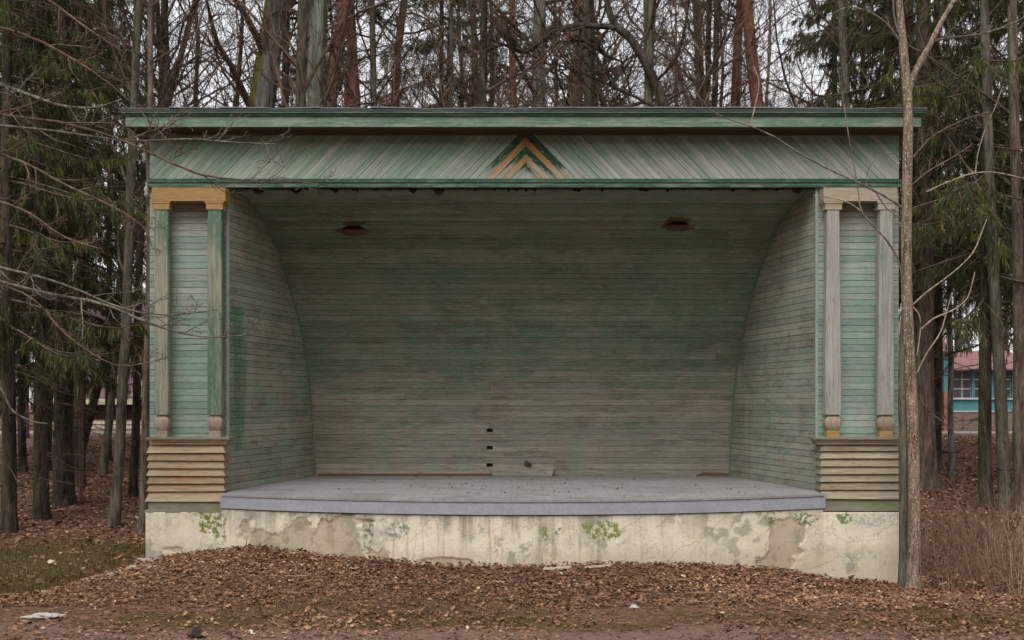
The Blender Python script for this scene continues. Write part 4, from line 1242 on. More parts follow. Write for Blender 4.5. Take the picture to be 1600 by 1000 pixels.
# ------------------------------------------------------------------ trunks standing left and right of the bandstand
def base_tree(px, py, wpx, kind, label, seed, H=17, px_top=None, py_top=300, **kw):
    x, y, z = spot(px, py)
    dist = D + y
    r = wpx / F * dist / 2
    ln_ = 0.0
    if px_top is not None:
        ln_ = (px_top - px) / (py - py_top)
    if kind == 'spruce':
        return make_spruce('spruce_tree', (x, y, z), H, r * 1.05, G(seed), label, **kw)
    return make_tree('bare_tree', (x, y, z), H, r * 1.05, G(seed), M[kind], M['twig_dark'], label, lean=(ln_, 0), r_top=r * .4, wob=kw.pop('wob', .05), **kw)
# left
base_tree(100, 790, 30, 'spruce', 'thick mossy spruce trunk, the stoutest left of the bandstand', 41, H=19, low=3.2, maxlen=3.0, dead=40)
base_tree(65, 811, 22, 'spruce', 'dark spruce trunk just left of the stoutest one', 42, H=17, low=3.0, maxlen=2.6, dead=34)
base_tree(14, 832, 22, 'spruce', 'grey spruce trunk at the left picture edge', 43, H=17, low=2.8, maxlen=2.8, dead=30)
base_tree(122, 762, 19, 'spruce', 'dark spruce trunk directly behind the stoutest one', 44, H=18, low=6.0, maxlen=2.6, dead=24)
base_tree(36, 738, 12, 'spruce', 'slender dark spruce far back near the left edge', 45, H=18, low=3.0, maxlen=2.8, dead=20)
base_tree(178, 825, 16, 'bark_alder', 'smooth grey-green trunk standing in front of the maroon house', 46, px_top=205, clear=.25, mains=26)
base_tree(207, 777, 13, 'bark_dark', 'dark reddish-brown trunk leaning towards the bandstand wall', 47, px_top=233, clear=.3)
base_tree(222, 836, 11, 'bark_brown', 'slim brown trunk touching the left edge of the bandstand', 48, px_top=226, clear=.45, mains=16)
base_tree(160, 741, 12, 'bark_alder', 'thin grey-green trunk behind the smooth one, left of the maroon house porch', 49, px_top=196, py_top=330, clear=.25, mains=26)
base_tree(170, 722, 9, 'bark_dark', 'thinnest dark trunk in front of the maroon house', 50, px_top=172, clear=.25, mains=26)
for i, (px, py, H, low, lab) in enumerate([(-25, 760, 19, 2.6, 'spruce just outside the left picture edge, boughs hanging in'), (70, 735, 20, 3.2, 'far dark spruce between the two nearest left trunks'),
                                           (15, 715, 21, 3.0, 'farthest dark spruce at the left edge'), (118, 712, 20, 5.5, 'far dark spruce just left of the lamp')]):
    e = spot(px, py)
    make_spruce('spruce_tree', e, H, .15, G(160 + i), lab, low=low, maxlen=3.3, dead=14, dens=1.2)
# right
base_tree(1487, 745, 9, 'bark_grey', 'thin pale grey sapling in front of the turquoise house', 51, px_top=1484, H=12, clear=.5, mains=12)
base_tree(1540, 796, 20, 'spruce', 'dark spruce in front of the turquoise house window', 52, H=19, low=4.3, maxlen=3.2, dead=30, dens=1.2)
base_tree(1572, 800, 19, 'bark_alder', 'grey trunk leaning left beside the dark spruce', 53, px_top=1560, py_top=560, clear=.4, mains=14)
base_tree(1597, 802, 20, 'bark_brown', 'brown trunk cut by the right picture edge', 54, px_top=1583, py_top=300, clear=.35, mains=18)
base_tree(1446, 765, 34, 'spruce', 'broad brown spruce trunk behind the speckled young tree', 55, H=20, low=4.6, maxlen=3.8, dead=40, mat=M['bark_brown'], dens=1.1)
e = spot(1380, 742)
make_spruce('spruce_tree', e, 19, .16, G(56), 'spruce with hanging boughs reaching over the right end of the roof', low=5.5, maxlen=3.4, dead=10, dens=1.1)
e = spot(1300, 725)
make_spruce('spruce_tree', e, 17, .15, G(57), 'spruce with ragged green boughs just right of the stout orange pine', low=6.5, maxlen=2.6, dead=6)
e = spot(1462, 738)
make_spruce('spruce_tree', e, 21, .17, G(59), 'tall shaggy spruce just right of the broad brown trunk', low=6.0, maxlen=3.6, dead=20, dens=1.3)
e = spot(1630, 770)
make_spruce('spruce_tree', e, 20, .17, G(60), 'spruce beyond the right picture edge, its boughs reaching in', low=3.5, maxlen=3.4, dead=20, dens=1.2)
e = spot(1425, 722)
make_spruce('spruce_tree', e, 22, .17, G(165), 'tall spruce behind the broad brown trunk at the right roof corner', low=6.0, maxlen=3.8, dead=14, dens=1.3)
e = spot(1606, 722)
make_spruce('spruce_tree', e, 22, .17, G(166), 'tall spruce far behind, near the right picture edge', low=6.0, maxlen=3.8, dead=14, dens=1.3)
# evergreens among the trunks behind the roof
for i, (px, dist, H, lab) in enumerate([(462, 44, 15, 'small dark evergreen between the mossy trunk and the pale grey trunk'), (690, 38, 19, 'dull brown-green spruce between the slim pine and the chevron'),
                                        (770, 42, 20, 'dull spruce above the roof left of the straight grey trunk'), (930, 40, 20, 'dull spruce behind the broad brown trunk'), (655, 46, 13, 'low green spruce far behind the slim reddish pine')]):
    y = dist - D; x = X(px, y)
    make_spruce('spruce_tree', (x, y, float(zg(x, y))), H, .16, G(70 + i), lab, low=4, maxlen=2.8, dead=10)

# ------------------------------------------------------------------ the wood beyond
protos = []
for i in range(5):
    protos.append(make_tree('forest_tree', (0, 0, -50), 18 + i * .7, .11 + .015 * (i % 3), G(100 + i), M[['bark_dark', 'bark_alder', 'bark_brown', 'bark_dark', 'bark_alder'][i]], M['twig_dark' if i % 2 else 'twig'],
                            'leafless tree in the wood behind the bandstand', 'leafless trees of the wood behind', wob=.14, clear=.22, mains=32, subs=9, twigs=6, lean=((i - 2) * .015, 0), fine=.008))
pp = []
for i in range(2):
    pp.append(make_pine('forest_pine', (0, 0, -50), 20, .14, G(120 + i), 'pine in the wood behind the bandstand', 'pines of the wood behind', crown_from=.5, spread=3.2))
gw = G(200)
placed = []
used = set()
ZONES = [(232, 'left of the bandstand'), (816, 'above the roof left of the chevron'), (1408, 'above the roof right of the chevron'), (9999, 'right of the bandstand')]
def put(pl, x, y, rz, s):
    o = put_(pl, x, y, rz, s)
    q = HX + x / (D + y) * F
    zone = next(n for lim, n in ZONES if q < lim)
    kind = 'pine' if pl in pp else 'leafless tree'
    o['label'] = kind + ' of the far wood, ' + zone
    o['group'] = kind + 's of the far wood ' + zone
    return o
def put_(pl, x, y, rz, s):
    k = id(pl)
    z = float(zg(x, y)) - .03
    if k not in used:
        used.add(k); pl.location = (x, y, z); pl.rotation_euler = (0, 0, rz); pl.scale = (s, s, s)
        return pl
    return copy_tree(pl, (x, y, z), rz, s)
tries = 0
while len(placed) < 150 and tries < 6000:
    tries += 1
    y = gw.uniform(9, 85)
    half = (D + y) * 0.458 + 1
    x = gw.uniform(-half, half)
    if 27.5 < y < 35: continue                       # lane and verge
    if y < 24 and abs(x) > 6.2 and abs(x) < half * .99 and gw.random() < .55: continue
    if 33 < y < 46 and (x < -10 or x > 13): continue   # houses
    if y < 14 and abs(x) < 6: 
        if y < 7: continue
    if any((x - a) ** 2 + (y - b) ** 2 < (1.5 + y * .012) ** 2 for a, b in placed): continue
    q_ = HX + x / (D + y) * F
    if 1440 < q_ < 1575 and y < 34: continue
    if 128 < q_ < 240 and gw.random() < .8: continue      # open gap towards the maroon house
    placed.append((x, y))
    pl_ = pp[gw.integers(2)] if gw.random() < .16 and y > 16 else protos[gw.integers(5)]
    put(pl_, x, y, gw.uniform(0, 6.28), gw.uniform(.8, 1.2))

# ------------------------------------------------------------------ speckled young tree in front of the right corner
yT = -0.95
def pf(lst, y=yT): return pl3(lst, y)
bx, by = 1423, 906
zT = float(zg(X(1423, yT), yT))
poly_tree('young_tree', 'young speckled-bark tree in front of the right corner of the bandstand', [
    pf([(1425, 935, 30), (1427, 905, 24), (1428, 870, 20), (1428, 800, 19), (1427, 700, 18), (1423, 600, 18), (1418, 500, 17), (1416, 400, 16.5), (1417, 300, 15.5), (1419, 200, 15), (1418, 150, 14.5), (1411, 70, 12.5), (1405, 0, 11), (1400, -90, 10), (1396, -200, 7)]),
    (*pf([(1412, 935, 24), (1412, 900, 18), (1412, 860, 15), (1412, 780, 15), (1411, 690, 14), (1410, 600, 14), (1412, 520, 12), (1416, 460, 9)], yT + .06), M['bark_alder']),
    pf([(1420, 150, 9), (1425, 125, 11), (1436, 100, 10), (1452, 72, 9), (1470, 35, 8), (1490, 0, 7), (1512, -60, 5)]),
    (*pf([(1456, 66, 4), (1475, 60, 4), (1505, 57, 3.5), (1545, 50, 3), (1585, 35, 2.5), (1620, 15, 2)]), M['twig_grey']),
    (*pf([(1404, 62, 4), (1390, 42, 3.5), (1370, 25, 3), (1345, 14, 2.5), (1320, 12, 2), (1295, 25, 1.5)]), M['twig_grey']),
    (*pf([(1404, 50, 3), (1397, 25, 3), (1396, -20, 3), (1400, -80, 2)]), M['twig_grey']),
    (*pf([(1412, 326, 4), (1385, 308, 3.6), (1340, 285, 3.4), (1290, 262, 3.2), (1250, 240, 2.8), (1200, 208, 2.4), (1150, 190, 2), (1115, 176, 1.8), (1092, 150, 1.6), (1070, 125, 1.2)]), M['twig_grey']),
    (*pf([(1411, 440, 3.4), (1403, 405, 3.2), (1385, 375, 3), (1362, 350, 2.8), (1345, 328, 2.6), (1340, 290, 2.2), (1328, 225, 2), (1318, 160, 1.8), (1308, 100, 1.4)]), M['twig_grey']),
    (*pf([(1345, 330, 2), (1332, 320, 2), (1315, 313, 1.8), (1290, 308, 1.6), (1271, 305, 1.2)]), M['twig_pale']),
    (*pf([(1172, 196, 2), (1180, 165, 2), (1186, 130, 1.8), (1178, 104, 1.4)]), M['twig_pale']),
    (*pf([(1410, 342, 2.6), (1385, 325, 2.2), (1368, 300, 2), (1352, 280, 1.6)]), M['twig_grey']),
    (*pf([(1353, 290, 1.6), (1358, 262, 1.6), (1375, 245, 1.4), (1404, 238, 1.2)]), M['twig_grey']),
    (*pf([(1424, 478, 3), (1450, 455, 2.6), (1490, 425, 2.4), (1520, 395, 2.2), (1535, 360, 2), (1542, 342, 1.4)]), M['twig_pale']),
    (*pf([(1440, 514, 2.4), (1460, 497, 2.4), (1490, 484, 2.2), (1512, 465, 2), (1522, 430, 1.6), (1523, 422, 1.2)]), M['twig_pale']),
    (*pf([(1433, 582, 2.4), (1448, 552, 2.2), (1468, 522, 2.2), (1478, 492, 2), (1487, 458, 1.4)]), M['twig_pale']),
    (*pf([(1425, 478, 2.4), (1436, 492, 2.2), (1438, 515, 2), (1433, 555, 1.8)]), M['twig_pale']),
    (*pf([(1447, 300, 2.2), (1480, 285, 2.4), (1520, 271, 2.4), (1560, 270, 2.2), (1610, 282, 2)]), M['twig_pale']),
    (*pf([(1524, 271, 2), (1528, 240, 2), (1540, 200, 1.8), (1556, 165, 1.6), (1566, 136, 1.4)]), M['twig_pale']),
    (*pf([(1424, 290, 3), (1450, 268, 2.6), (1490, 245, 2.2), (1520, 225, 1.8)]), M['twig']),
    (*pf([(1423, 250, 3), (1455, 215, 2.6), (1500, 190, 2.2), (1545, 175, 1.8)]), M['twig']),
    (*pf([(1424, 600, 2.2), (1450, 640, 2), (1480, 665, 1.6), (1510, 700, 1.2)]), M['twig']),
], M['bark_speck'], M['twig'], twig_on=(3, 4, 18, 19), gseed=61, per=(7, 4), tln=(.12, .3), fine=.0035)

# ------------------------------------------------------------------ tree beyond the left picture edge whose branches reach in
yL = -2.4
def pfl(lst): return pl3(lst, yL)
zl = float(zg(X(-115, yL), yL))
bl_py = HY + (EYE - zl) * F / (D + yL)
poly_tree('overhanging_tree', 'bare tree at the left edge whose lichen-grey branches reach in front of the bandstand', [
    pfl([(-112, bl_py + 20, 46), (-110, 800, 38), (-106, 600, 34), (-104, 400, 30), (-100, 200, 26), (-95, 0, 20), (-90, -250, 12)]),
    (*pfl([(-104, 415, 8), (-50, 428, 7), (0, 440, 6), (80, 460, 5), (160, 474, 4.5), (228, 503, 4), (290, 522, 3), (345, 527, 2.4), (400, 521, 1.6)]), M['twig_grey']),
    (*pfl([(-104, 392, 7), (-40, 405, 6), (0, 418, 5), (60, 432, 4), (120, 452, 3.5), (180, 478, 3), (250, 492, 2.4), (340, 484, 1.6)]), M['twig_grey']),
    (*pfl([(-100, 110, 9), (-50, 118, 8), (0, 132, 7), (50, 150, 6), (100, 166, 5), (150, 168, 4), (190, 155, 2.5)]), M['bark_moss']),
    (*pfl([(-100, 160, 7), (-40, 170, 6), (0, 180, 5), (90, 190, 4.4), (180, 215, 4), (250, 246, 3.6), (310, 272, 3.2), (370, 280, 2.6), (450, 283, 1.8), (520, 290, 1.2)]), M['twig']),
    (*pfl([(-100, 190, 6), (0, 196, 4), (90, 205, 3.6), (200, 220, 3), (290, 217, 2.4), (360, 222, 1.8), (430, 225, 1.2)]), M['twig_grey']),
    (*pfl([(-102, 240, 7), (-30, 235, 5), (40, 255, 4.4), (100, 288, 4), (160, 315, 3.8), (205, 340, 3.2), (228, 360, 2.6), (237, 385, 1.6)]), M['twig']),
    (*pfl([(-106, 560, 5), (-40, 580, 4), (0, 605, 3.4), (18, 640, 3), (50, 658, 2.4), (75, 662, 1.6)]), M['twig_grey']),
    (*pfl([(-104, 430, 6), (0, 445, 4), (55, 470, 3.6), (95, 515, 3.2), (140, 550, 2.6), (190, 572, 2), (260, 560, 1.4)]), M['twig']),
    (*pfl([(-98, 60, 8), (-30, 40, 6), (40, 55, 5), (110, 90, 4), (170, 130, 3), (230, 185, 2), (270, 230, 1.4)]), M['twig']),
    (*pfl([(-103, 320, 7), (-30, 310, 5), (40, 330, 4), (100, 370, 3), (160, 390, 2)]), M['twig']),
    (*pfl([(-95, -20, 8), (-20, -40, 6), (60, -10, 4.5), (130, 40, 3.5), (190, 80, 2.4)]), M['twig']),
], M['bark_alder'], M['twig'], twig_on=(1, 2, 3, 4, 5, 6, 8, 9, 10, 11), gseed=63, per=(12, 6), tln=(.10, .26), fine=.0038, lift=.05)

# ------------------------------------------------------------------ houses, fences and lamp behind the trees
M['turq'] = wood('turquoise_boards', [lin(58, 118, 128), lin(84, 138, 146)], [lin(120, 150, 150), lin(150, 160, 156)], 0.25, 'z', .1, vary=.1)
M['white_trim'] = plain('white_trim', lin(206, 206, 204), .6, .1, 4)
M['cream'] = plain('cream_boards', lin(196, 184, 160), .7, .2, 3)
M['maroon'] = plain('maroon_sheet', lin(104, 76, 84), .6, .2, 2, .3, (6, 6, .6))
M['redroof'] = plain('red_roof_sheet', lin(142, 104, 100), .5, .25, 2, .35)
M['brown_wall'] = plain('brown_house_wall', lin(78, 58, 54), .8, .25, 4)
M['taupe'] = plain('taupe_house_wall', lin(118, 102, 94), .85, .2, 3)
M['rail'] = plain('fence_timber', lin(140, 108, 92), .8, .25, 5)
def brick_mat():
    t = NT('brick_wall')
    b = t.new('ShaderNodeTexBrick')
    v = t.comb(t.xyz(t.pos)[0], t.xyz(t.pos)[2], 0.0)
    t.put(b.inputs['Vector'], v)
    b.inputs['Color1'].default_value = lin(164, 106, 84); b.inputs['Color2'].default_value = lin(138, 86, 70); b.inputs['Mortar'].default_value = lin(150, 140, 130)
    b.inputs['Scale'].default_value = 4.0; b.inputs['Mortar Size'].default_value = .02
    return t.done(b.outputs['Color'], .9, .1)
M['brick'] = brick_mat()
def glass_mat():
    t = NT('window_glass')
    n = t.noise(t.pos, 1.5, 2.0, .5)
    t.bump(n, .05, .01)
    return t.done(lin(70, 74, 78), .06, .6)
M['glass'] = glass_mat()
M['door'] = plain('dark_door', lin(66, 42, 36), .7, .2, 4)
M['stone_base'] = plain('stone_base', lin(120, 110, 100), .9, .35, 8)

HYY = 36.0
def hb(name, px0, px1, py0, py1, y0, y1, mat, parent, yr=HYY):
    """box seen between these photograph pixels on the plane y = yr, spanning y0..y1"""
    return box(name, X(px0, yr), X(px1, yr), y0, y1, Z(py1, yr), Z(py0, yr), mat, parent)
rh = empty('turquoise_house', (0, 0, 0))
tag(rh, 'small turquoise and brick house with red metal roof behind the right-hand trees', 'house')
hb('wall', 1380, 1489, 546, 675, HYY + .5, HYY + 6, M['taupe'], rh)
hb('corner_panel', 1452, 1463, 548, 612, HYY + .2, HYY + .49, M['turq'], rh)
hb('corner_panel', 1477, 1488, 556, 613, HYY + .2, HYY + .49, M['turq'], rh)
for a, b in ((1440, 1453), (1474, 1485)):
    hb('brick_pier', a, b, 612, 676, HYY - .1, HYY + .48, M['brick'], rh)
dr = hb('door', 1454, 1473, 604, 676, HYY + .4, HYY + .49, M['door'], rh)
boxes('door_frame', [(X(1453.2, HYY), X(1454.6, HYY), HYY + .33, HYY + .39, Z(675, HYY), Z(603, HYY)), (X(1472.4, HYY), X(1473.8, HYY), HYY + .33, HYY + .39, Z(675, HYY), Z(603, HYY))], M['brown_wall'], dr)
hb('veranda_wall', 1487, 1600, 577, 675, HYY + .3, HYY + 4, M['brown_wall'], rh)
hb('sill_panel', 1487, 1600, 624, 642, HYY + .1, HYY + .29, M['turq'], rh)
hb('base_course', 1487, 1600, 643.5, 676, HYY - .02, HYY + .29, M['stone_base'], rh)
hb('sill', 1486, 1601, 622, 624, HYY - .02, HYY + .29, M['white_trim'], rh)
hb('sill', 1486, 1601, 642, 643.4, HYY - .06, HYY + .29, M['white_trim'], rh)
for a, b in ((1492, 1520), (1525, 1550), (1557, 1582)):
    w = hb('window', a, b, 578, 622, HYY + .22, HYY + .28, M['white_trim'], rh)
    for q in range(2):
        for r_ in range(3):
            u0, u1 = a + (b - a) * q / 2 + .8, a + (b - a) * (q + 1) / 2 - .8
            v0, v1 = 578 + 44 * r_ / 3 + .8, 578 + 44 * (r_ + 1) / 3 - .8
            hb('pane', u0, u1, v0, v1, HYY + .20, HYY + .222, M['glass'], w)
for a in (1487, 1520.5, 1550.5, 1583):
    hb('veranda_post', a, a + 4, 577, 622, HYY + .12, HYY + .29, M['turq'], rh)
# roofs
prism('veranda_roof', [(X(1484, HYY), HYY - .4, Z(578, HYY - .4)), (X(1484, HYY), HYY - .4, Z(576, HYY - .4)), (X(1484, HYY), HYY + 2.2, Z(548, HYY + 2.2)), (X(1484, HYY), HYY + 2.2, Z(551, HYY + 2.2))], (X(1610, HYY) - X(1484, HYY), 0, 0), M['redroof'], rh)
rp = [(HYY - .1, Z(551, HYY)), (HYY - .1, Z(548, HYY)), (HYY + 3.5, Z(500, HYY + 3)), (HYY + 7, Z(552, HYY + 7))]
prism('roof', [(X(1375, HYY), a, b) for a, b in rp], (X(1489, HYY) - X(1375, HYY), 0, 0), M['redroof'], rh)

lh = empty('maroon_house', (0, 0, 0))
tag(lh, 'house with steep maroon metal roof and cream trim behind the left-hand trees', 'house')
a0, a1 = X(60, HYY), X(300, HYY)
zE, zR = Z(623, HYY), Z(462, HYY + 2.2)
rf = prism('roof', [(a0, HYY - .3, zE), (a0, HYY - .3, zE + .06), (a0, HYY + 2.2, zR), (a0, HYY + 6, zE)], (a1 - a0, 0, 0), M['maroon'], lh)
k = 0
x = a0 + .2
while x < a1:
    v = [(x, HYY - .32, zE + .07), (x + .05, HYY - .32, zE + .07), (x + .05, HYY + 2.18, zR + .01), (x, HYY + 2.18, zR + .01)]
    w = [(p[0], p[1] - .05, p[2] + .02) for p in v]
    hexa('roof_rib', w, v, M['maroon'], rf)
    x += .42
box('ridge_cap', a0, a1, HYY + 2.05, HYY + 2.35, zR - .02, zR + .12, M['redroof'], rf)
hb('eave_board', 60, 300, 623, 632, HYY - .38, HYY - .31, M['cream'], lh)
hb('wall', 60, 300, 630, 690, HYY + .6, HYY + 5, M['brown_wall'], lh)
for p in (108, 172, 232):
    hb('porch_post', p - 2, p + 2, 632, 688, HYY - .36, HYY - .24, M['cream'], lh)
for i in range(3):
    hb('parapet_board', 60, 300, 656 + i * 8, 662.6 + i * 8, HYY - .42, HYY - .37, M['cream'], lh)
gb = prism('gable', [(X(222, HYY), HYY - .6, Z(620, HYY)), (X(300, HYY), HYY - .6, Z(620, HYY)), (X(262, HYY), HYY - .6, Z(545, HYY))], (0, .1, 0), M['cream'], lh)
prism('rake_board', [(X(214, HYY), HYY - .8, Z(618, HYY)), (X(219, HYY), HYY - .8, Z(622, HYY)), (X(262, HYY), HYY - .8, Z(546, HYY)), (X(262, HYY), HYY - .8, Z(534, HYY))], (0, .15, 0), M['white_trim'], gb)
prism('rake_board', [(X(310, HYY), HYY - .8, Z(618, HYY)), (X(305, HYY), HYY - .8, Z(622, HYY)), (X(262, HYY), HYY - .8, Z(546, HYY)), (X(262, HYY), HYY - .8, Z(534, HYY))][::-1], (0, .15, 0), M['white_trim'], gb)

YF = 32.8
for nm, px0, px1, rails, lab in (('rail_fence', 1425, 1640, (652, 667), 'brown two-rail timber fence along the lane before the turquoise house'),
                                 ('rail_fence', -30, 330, (657, 671), 'brown two-rail timber fence along the lane before the maroon house')):
    fe = empty(nm, (X(px0, YF), YF, .85)); tag(fe, lab, 'fence')
    ox = X(px0, YF)
    x = ox
    while x < X(px1, YF):
        zb = float(zg(x, YF)) - .3
        box('post', x - .05 - ox, x + .05 - ox, -.05, .05, zb - .85, Z(648 if px0 > 800 else 653, YF) - .85, M['rail'], fe)
        for py in rails:
            box('rail', x + .052 - ox, x + 2.148 - ox, -.03, .03, Z(py + 1.2, YF) - .85 + random.uniform(-.01, .01), Z(py - 1.2, YF) - .85, M['rail'], fe)
        x += 2.2

# street lamp among the spruces on the left
yl = 9.5
lx = X(127, yl)
sl_ = empty('street_lamp', (lx, yl, float(zg(lx, yl))))
tag(sl_, 'grey street lamp with tilted head among the left-hand spruces', 'street lamp')
M['lampgrey'] = plain('lamp_enamel', lin(150, 156, 156), .4, .1, 4, .5)
zl_ = Z(341, yl) - float(zg(lx, yl))
V, Q = tubes(np.array([[(0, 0, -.3), (0, 0, 2), (0, 0, 4), (0, 0, zl_ - .3), (0.02, -.05, zl_ - .08), (.06, -.12, zl_)]]), np.array([[.05, .045, .04, .035, .025, .02]]), 8)
quads_mesh('pole', V, Q, M['rail'], sl_, True)
V, Q = tubes(np.array([[(.02, -.06, zl_ - .03), (.05, -.1, zl_), (.1, -.16, zl_ + .01), (.18, -.26, zl_ + .02), (.24, -.33, zl_ + .01), (.26, -.36, zl_)]]), np.array([[.02, .05, .09, .1, .06, .01]]), 10)
quads_mesh('lamp_head', V, Q, M['lampgrey'], sl_, True)
V, Q = tubes(np.array([[(.1, -.17, zl_ - .06), (.15, -.22, zl_ - .07), (.2, -.28, zl_ - .06)]]), np.array([[.03, .07, .02]]), 8)
quads_mesh('lamp_glass', V, Q, M['glass'], sl_, True)

# ------------------------------------------------------------------ leaf litter, grass and brush
def plinth_front(x):
    return np.minimum(bow(np.clip(x, -3.92, 3.92)) + .035, -0.262)
def leaf_cloud(g, x, y, z, size, rim=7, tone_mu=.45, tone_sd=.2, lobed=True, curl=.35):
    m = len(x)
    s = g.uniform(size[0], size[1], m)
    nrm = unit(np.stack([g.normal(0, .28, m), g.normal(0, .28, m), np.ones(m)], 1))
    a = unit(np.cross(nrm, g.normal(size=(m, 3)))); b = np.cross(nrm, a)
    th = (np.arange(rim)[None] + g.uniform(-.25, .25, (m, rim))) * 2 * np.pi / rim
    rr = s[:, None] * .5 * (g.uniform(.35, 1.2, (m, rim)) if lobed else 1)
    el = g.uniform(.55, 1.0, m)[:, None]
    cu = g.uniform(-curl, curl * 1.6, (m, 1)) + g.normal(0, .12, (m, rim))
    c = np.stack([x, y, z], 1)
    rimv = c[:, None] + (rr * np.cos(th))[..., None] * a[:, None] + (rr * np.sin(th) * el)[..., None] * b[:, None] + (rr * cu)[..., None] * nrm[:, None]
    V = np.concatenate([c[:, None], rimv], 1).reshape(-1, 3)
    i0 = (np.arange(m) * (rim + 1))[:, None]
    k = np.arange(rim)[None]
    T_ = np.stack([np.broadcast_to(i0, (m, rim)), i0 + 1 + k, i0 + 1 + (k + 1) % rim], -1).reshape(-1, 3)
    tone = np.repeat(np.clip(g.normal(tone_mu, tone_sd, m) + (g.random(m) < .02) * .5, 0, 1), rim + 1)
    return V, T_, tone
def fields(x, y):
    return np.sin(1.3 * x + .7 * y) + np.sin(.8 * x - 1.9 * y + 2) + np.sin(3.1 * x + 1.1) * .6 + np.sin(2.7 * y + .5 * x) * .6
gl = G(301)
x = gl.uniform(-7.2, 7.6, 150000); y = gl.uniform(-6.0, .3, 150000)
f = fields(x, y)
p = np.where(y < -3.5 + .25 * np.sin(1.1 * x) + .1 * f, .30, 1.0) + .12 * f
p = p * np.where((y < -2.7) & (y > -3.9) & (f > .3), .45, 1)
p = np.where((x < -5.1) & (y > -1.0 - (x + 5.1) * -.35), .16, p)
inside = (x > XL + .03) & (x < XR - .03) & (y > plinth_front(x) - .01)
keep = (gl.random(len(x)) < p * .62) & ~inside
x, y = x[keep], y[keep]
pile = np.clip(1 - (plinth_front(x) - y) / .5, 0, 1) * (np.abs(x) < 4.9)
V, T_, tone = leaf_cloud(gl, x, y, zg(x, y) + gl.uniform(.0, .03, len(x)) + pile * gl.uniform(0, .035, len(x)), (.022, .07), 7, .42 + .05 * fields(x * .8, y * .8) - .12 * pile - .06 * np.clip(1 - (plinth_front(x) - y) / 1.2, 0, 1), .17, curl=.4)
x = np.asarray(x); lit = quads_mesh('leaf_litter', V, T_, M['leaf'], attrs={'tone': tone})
tag(lit, 'brown fallen leaves covering the ground before the stage', 'leaf litter', kind='stuff')
def wide_leaves(x0, x1, y0, y1, n, size, label, mu, keepf=None, seed=0):
    g = G(seed)
    x = g.uniform(x0, x1, n); y = y0 + (y1 - y0) * g.random(n) ** 1.3
    k = (np.abs(x) > 5.15) | (y > 5)
    if keepf is not None: k &= keepf(x, y, g)
    x, y = x[k], y[k]
    V, T_, tone = leaf_cloud(g, x, y, zg(x, y) + g.uniform(.01, .05, len(x)), size, 5, mu, .2)
    o = quads_mesh('leaf_litter', V, T_, M['leaf'], attrs={'tone': tone})
    tag(o, label, 'leaf litter', kind='stuff')
wide_leaves(-17, -5.0, .2, 28, 42000, (.06, .13), 'fallen leaves among the trunks left of the bandstand', .45, lambda x, y, g: (y > 3.4 + 1.6 * g.random(len(x))) | (g.random(len(x)) < .16), 302)
wide_leaves(5.0, 19, .2, 28, 46000, (.06, .14), 'russet fallen leaves on the slope right of the bandstand', .46, None, 303)

def blades(g, x, y, h, w, mu=.5, bend=.35):
    m = len(x)
    z = zg(x, y)
    a = g.uniform(0, 6.28, m); dx, dy = np.cos(a), np.sin(a)
    hh = g.uniform(h[0], h[1], m); bb = g.normal(0, bend, m) * hh
    b2 = g.uniform(0, 6.28, m)
    ww = g.uniform(w[0], w[1], m)
    p0 = np.stack([x - dx * ww, y - dy * ww, z - .01], 1); p1 = np.stack([x + dx * ww, y + dy * ww, z - .01], 1)
    mx, my = x + np.cos(b2) * bb * .4, y + np.sin(b2) * bb * .4
    m0 = np.stack([mx - dx * ww * .7, my - dy * ww * .7, z + hh * .6], 1); m1 = np.stack([mx + dx * ww * .7, my + dy * ww * .7, z + hh * .6], 1)
    tp = np.stack([x + np.cos(b2) * bb, y + np.sin(b2) * bb, z + hh], 1)
    V = np.stack([p0, p1, m1, m0, tp], 1).reshape(-1, 3)
    i = (np.arange(m) * 5)[:, None]
    T_ = np.concatenate([i + np.array([[0, 1, 2]]), i + np.array([[0, 2, 3]]), i + np.array([[3, 2, 4]])], 0)
    return V, T_, np.repeat(np.clip(g.normal(mu, .25, m), 0, 1), 5)
gg = G(310)
x = gg.uniform(-11, -4.95, 26000); y = gg.uniform(-1.6, 5.2, 26000)
k = (y > -1.0 + (x + 5.0) * .32) & ((fields(x, y) > -.9) | (gg.random(len(x)) < .35)) & (gg.random(len(x)) < 1 - np.clip((y - 3.2) / 2, 0, 1))
V, T_, t_ = blades(gg, x[k], y[k], (.03, .10), (.003, .006), .42)
tag(quads_mesh('grass', V, T_, M['grass'], attrs={'tone': t_}), 'short thin mossy grass left of the bandstand', 'grass', kind='stuff')
x = gg.uniform(-4.5, 4.5, 16000); y = gg.uniform(-4.1, -3.0, 16000)
k = (fields(x, y) > .1)
V, T_, t_ = blades(gg, x[k], y[k], (.015, .045), (.002, .004), .5)
tag(quads_mesh('grass', V, T_, M['grass'], attrs={'tone': t_}), 'strip of sparse low grass in the trodden foreground', 'grass', kind='stuff')

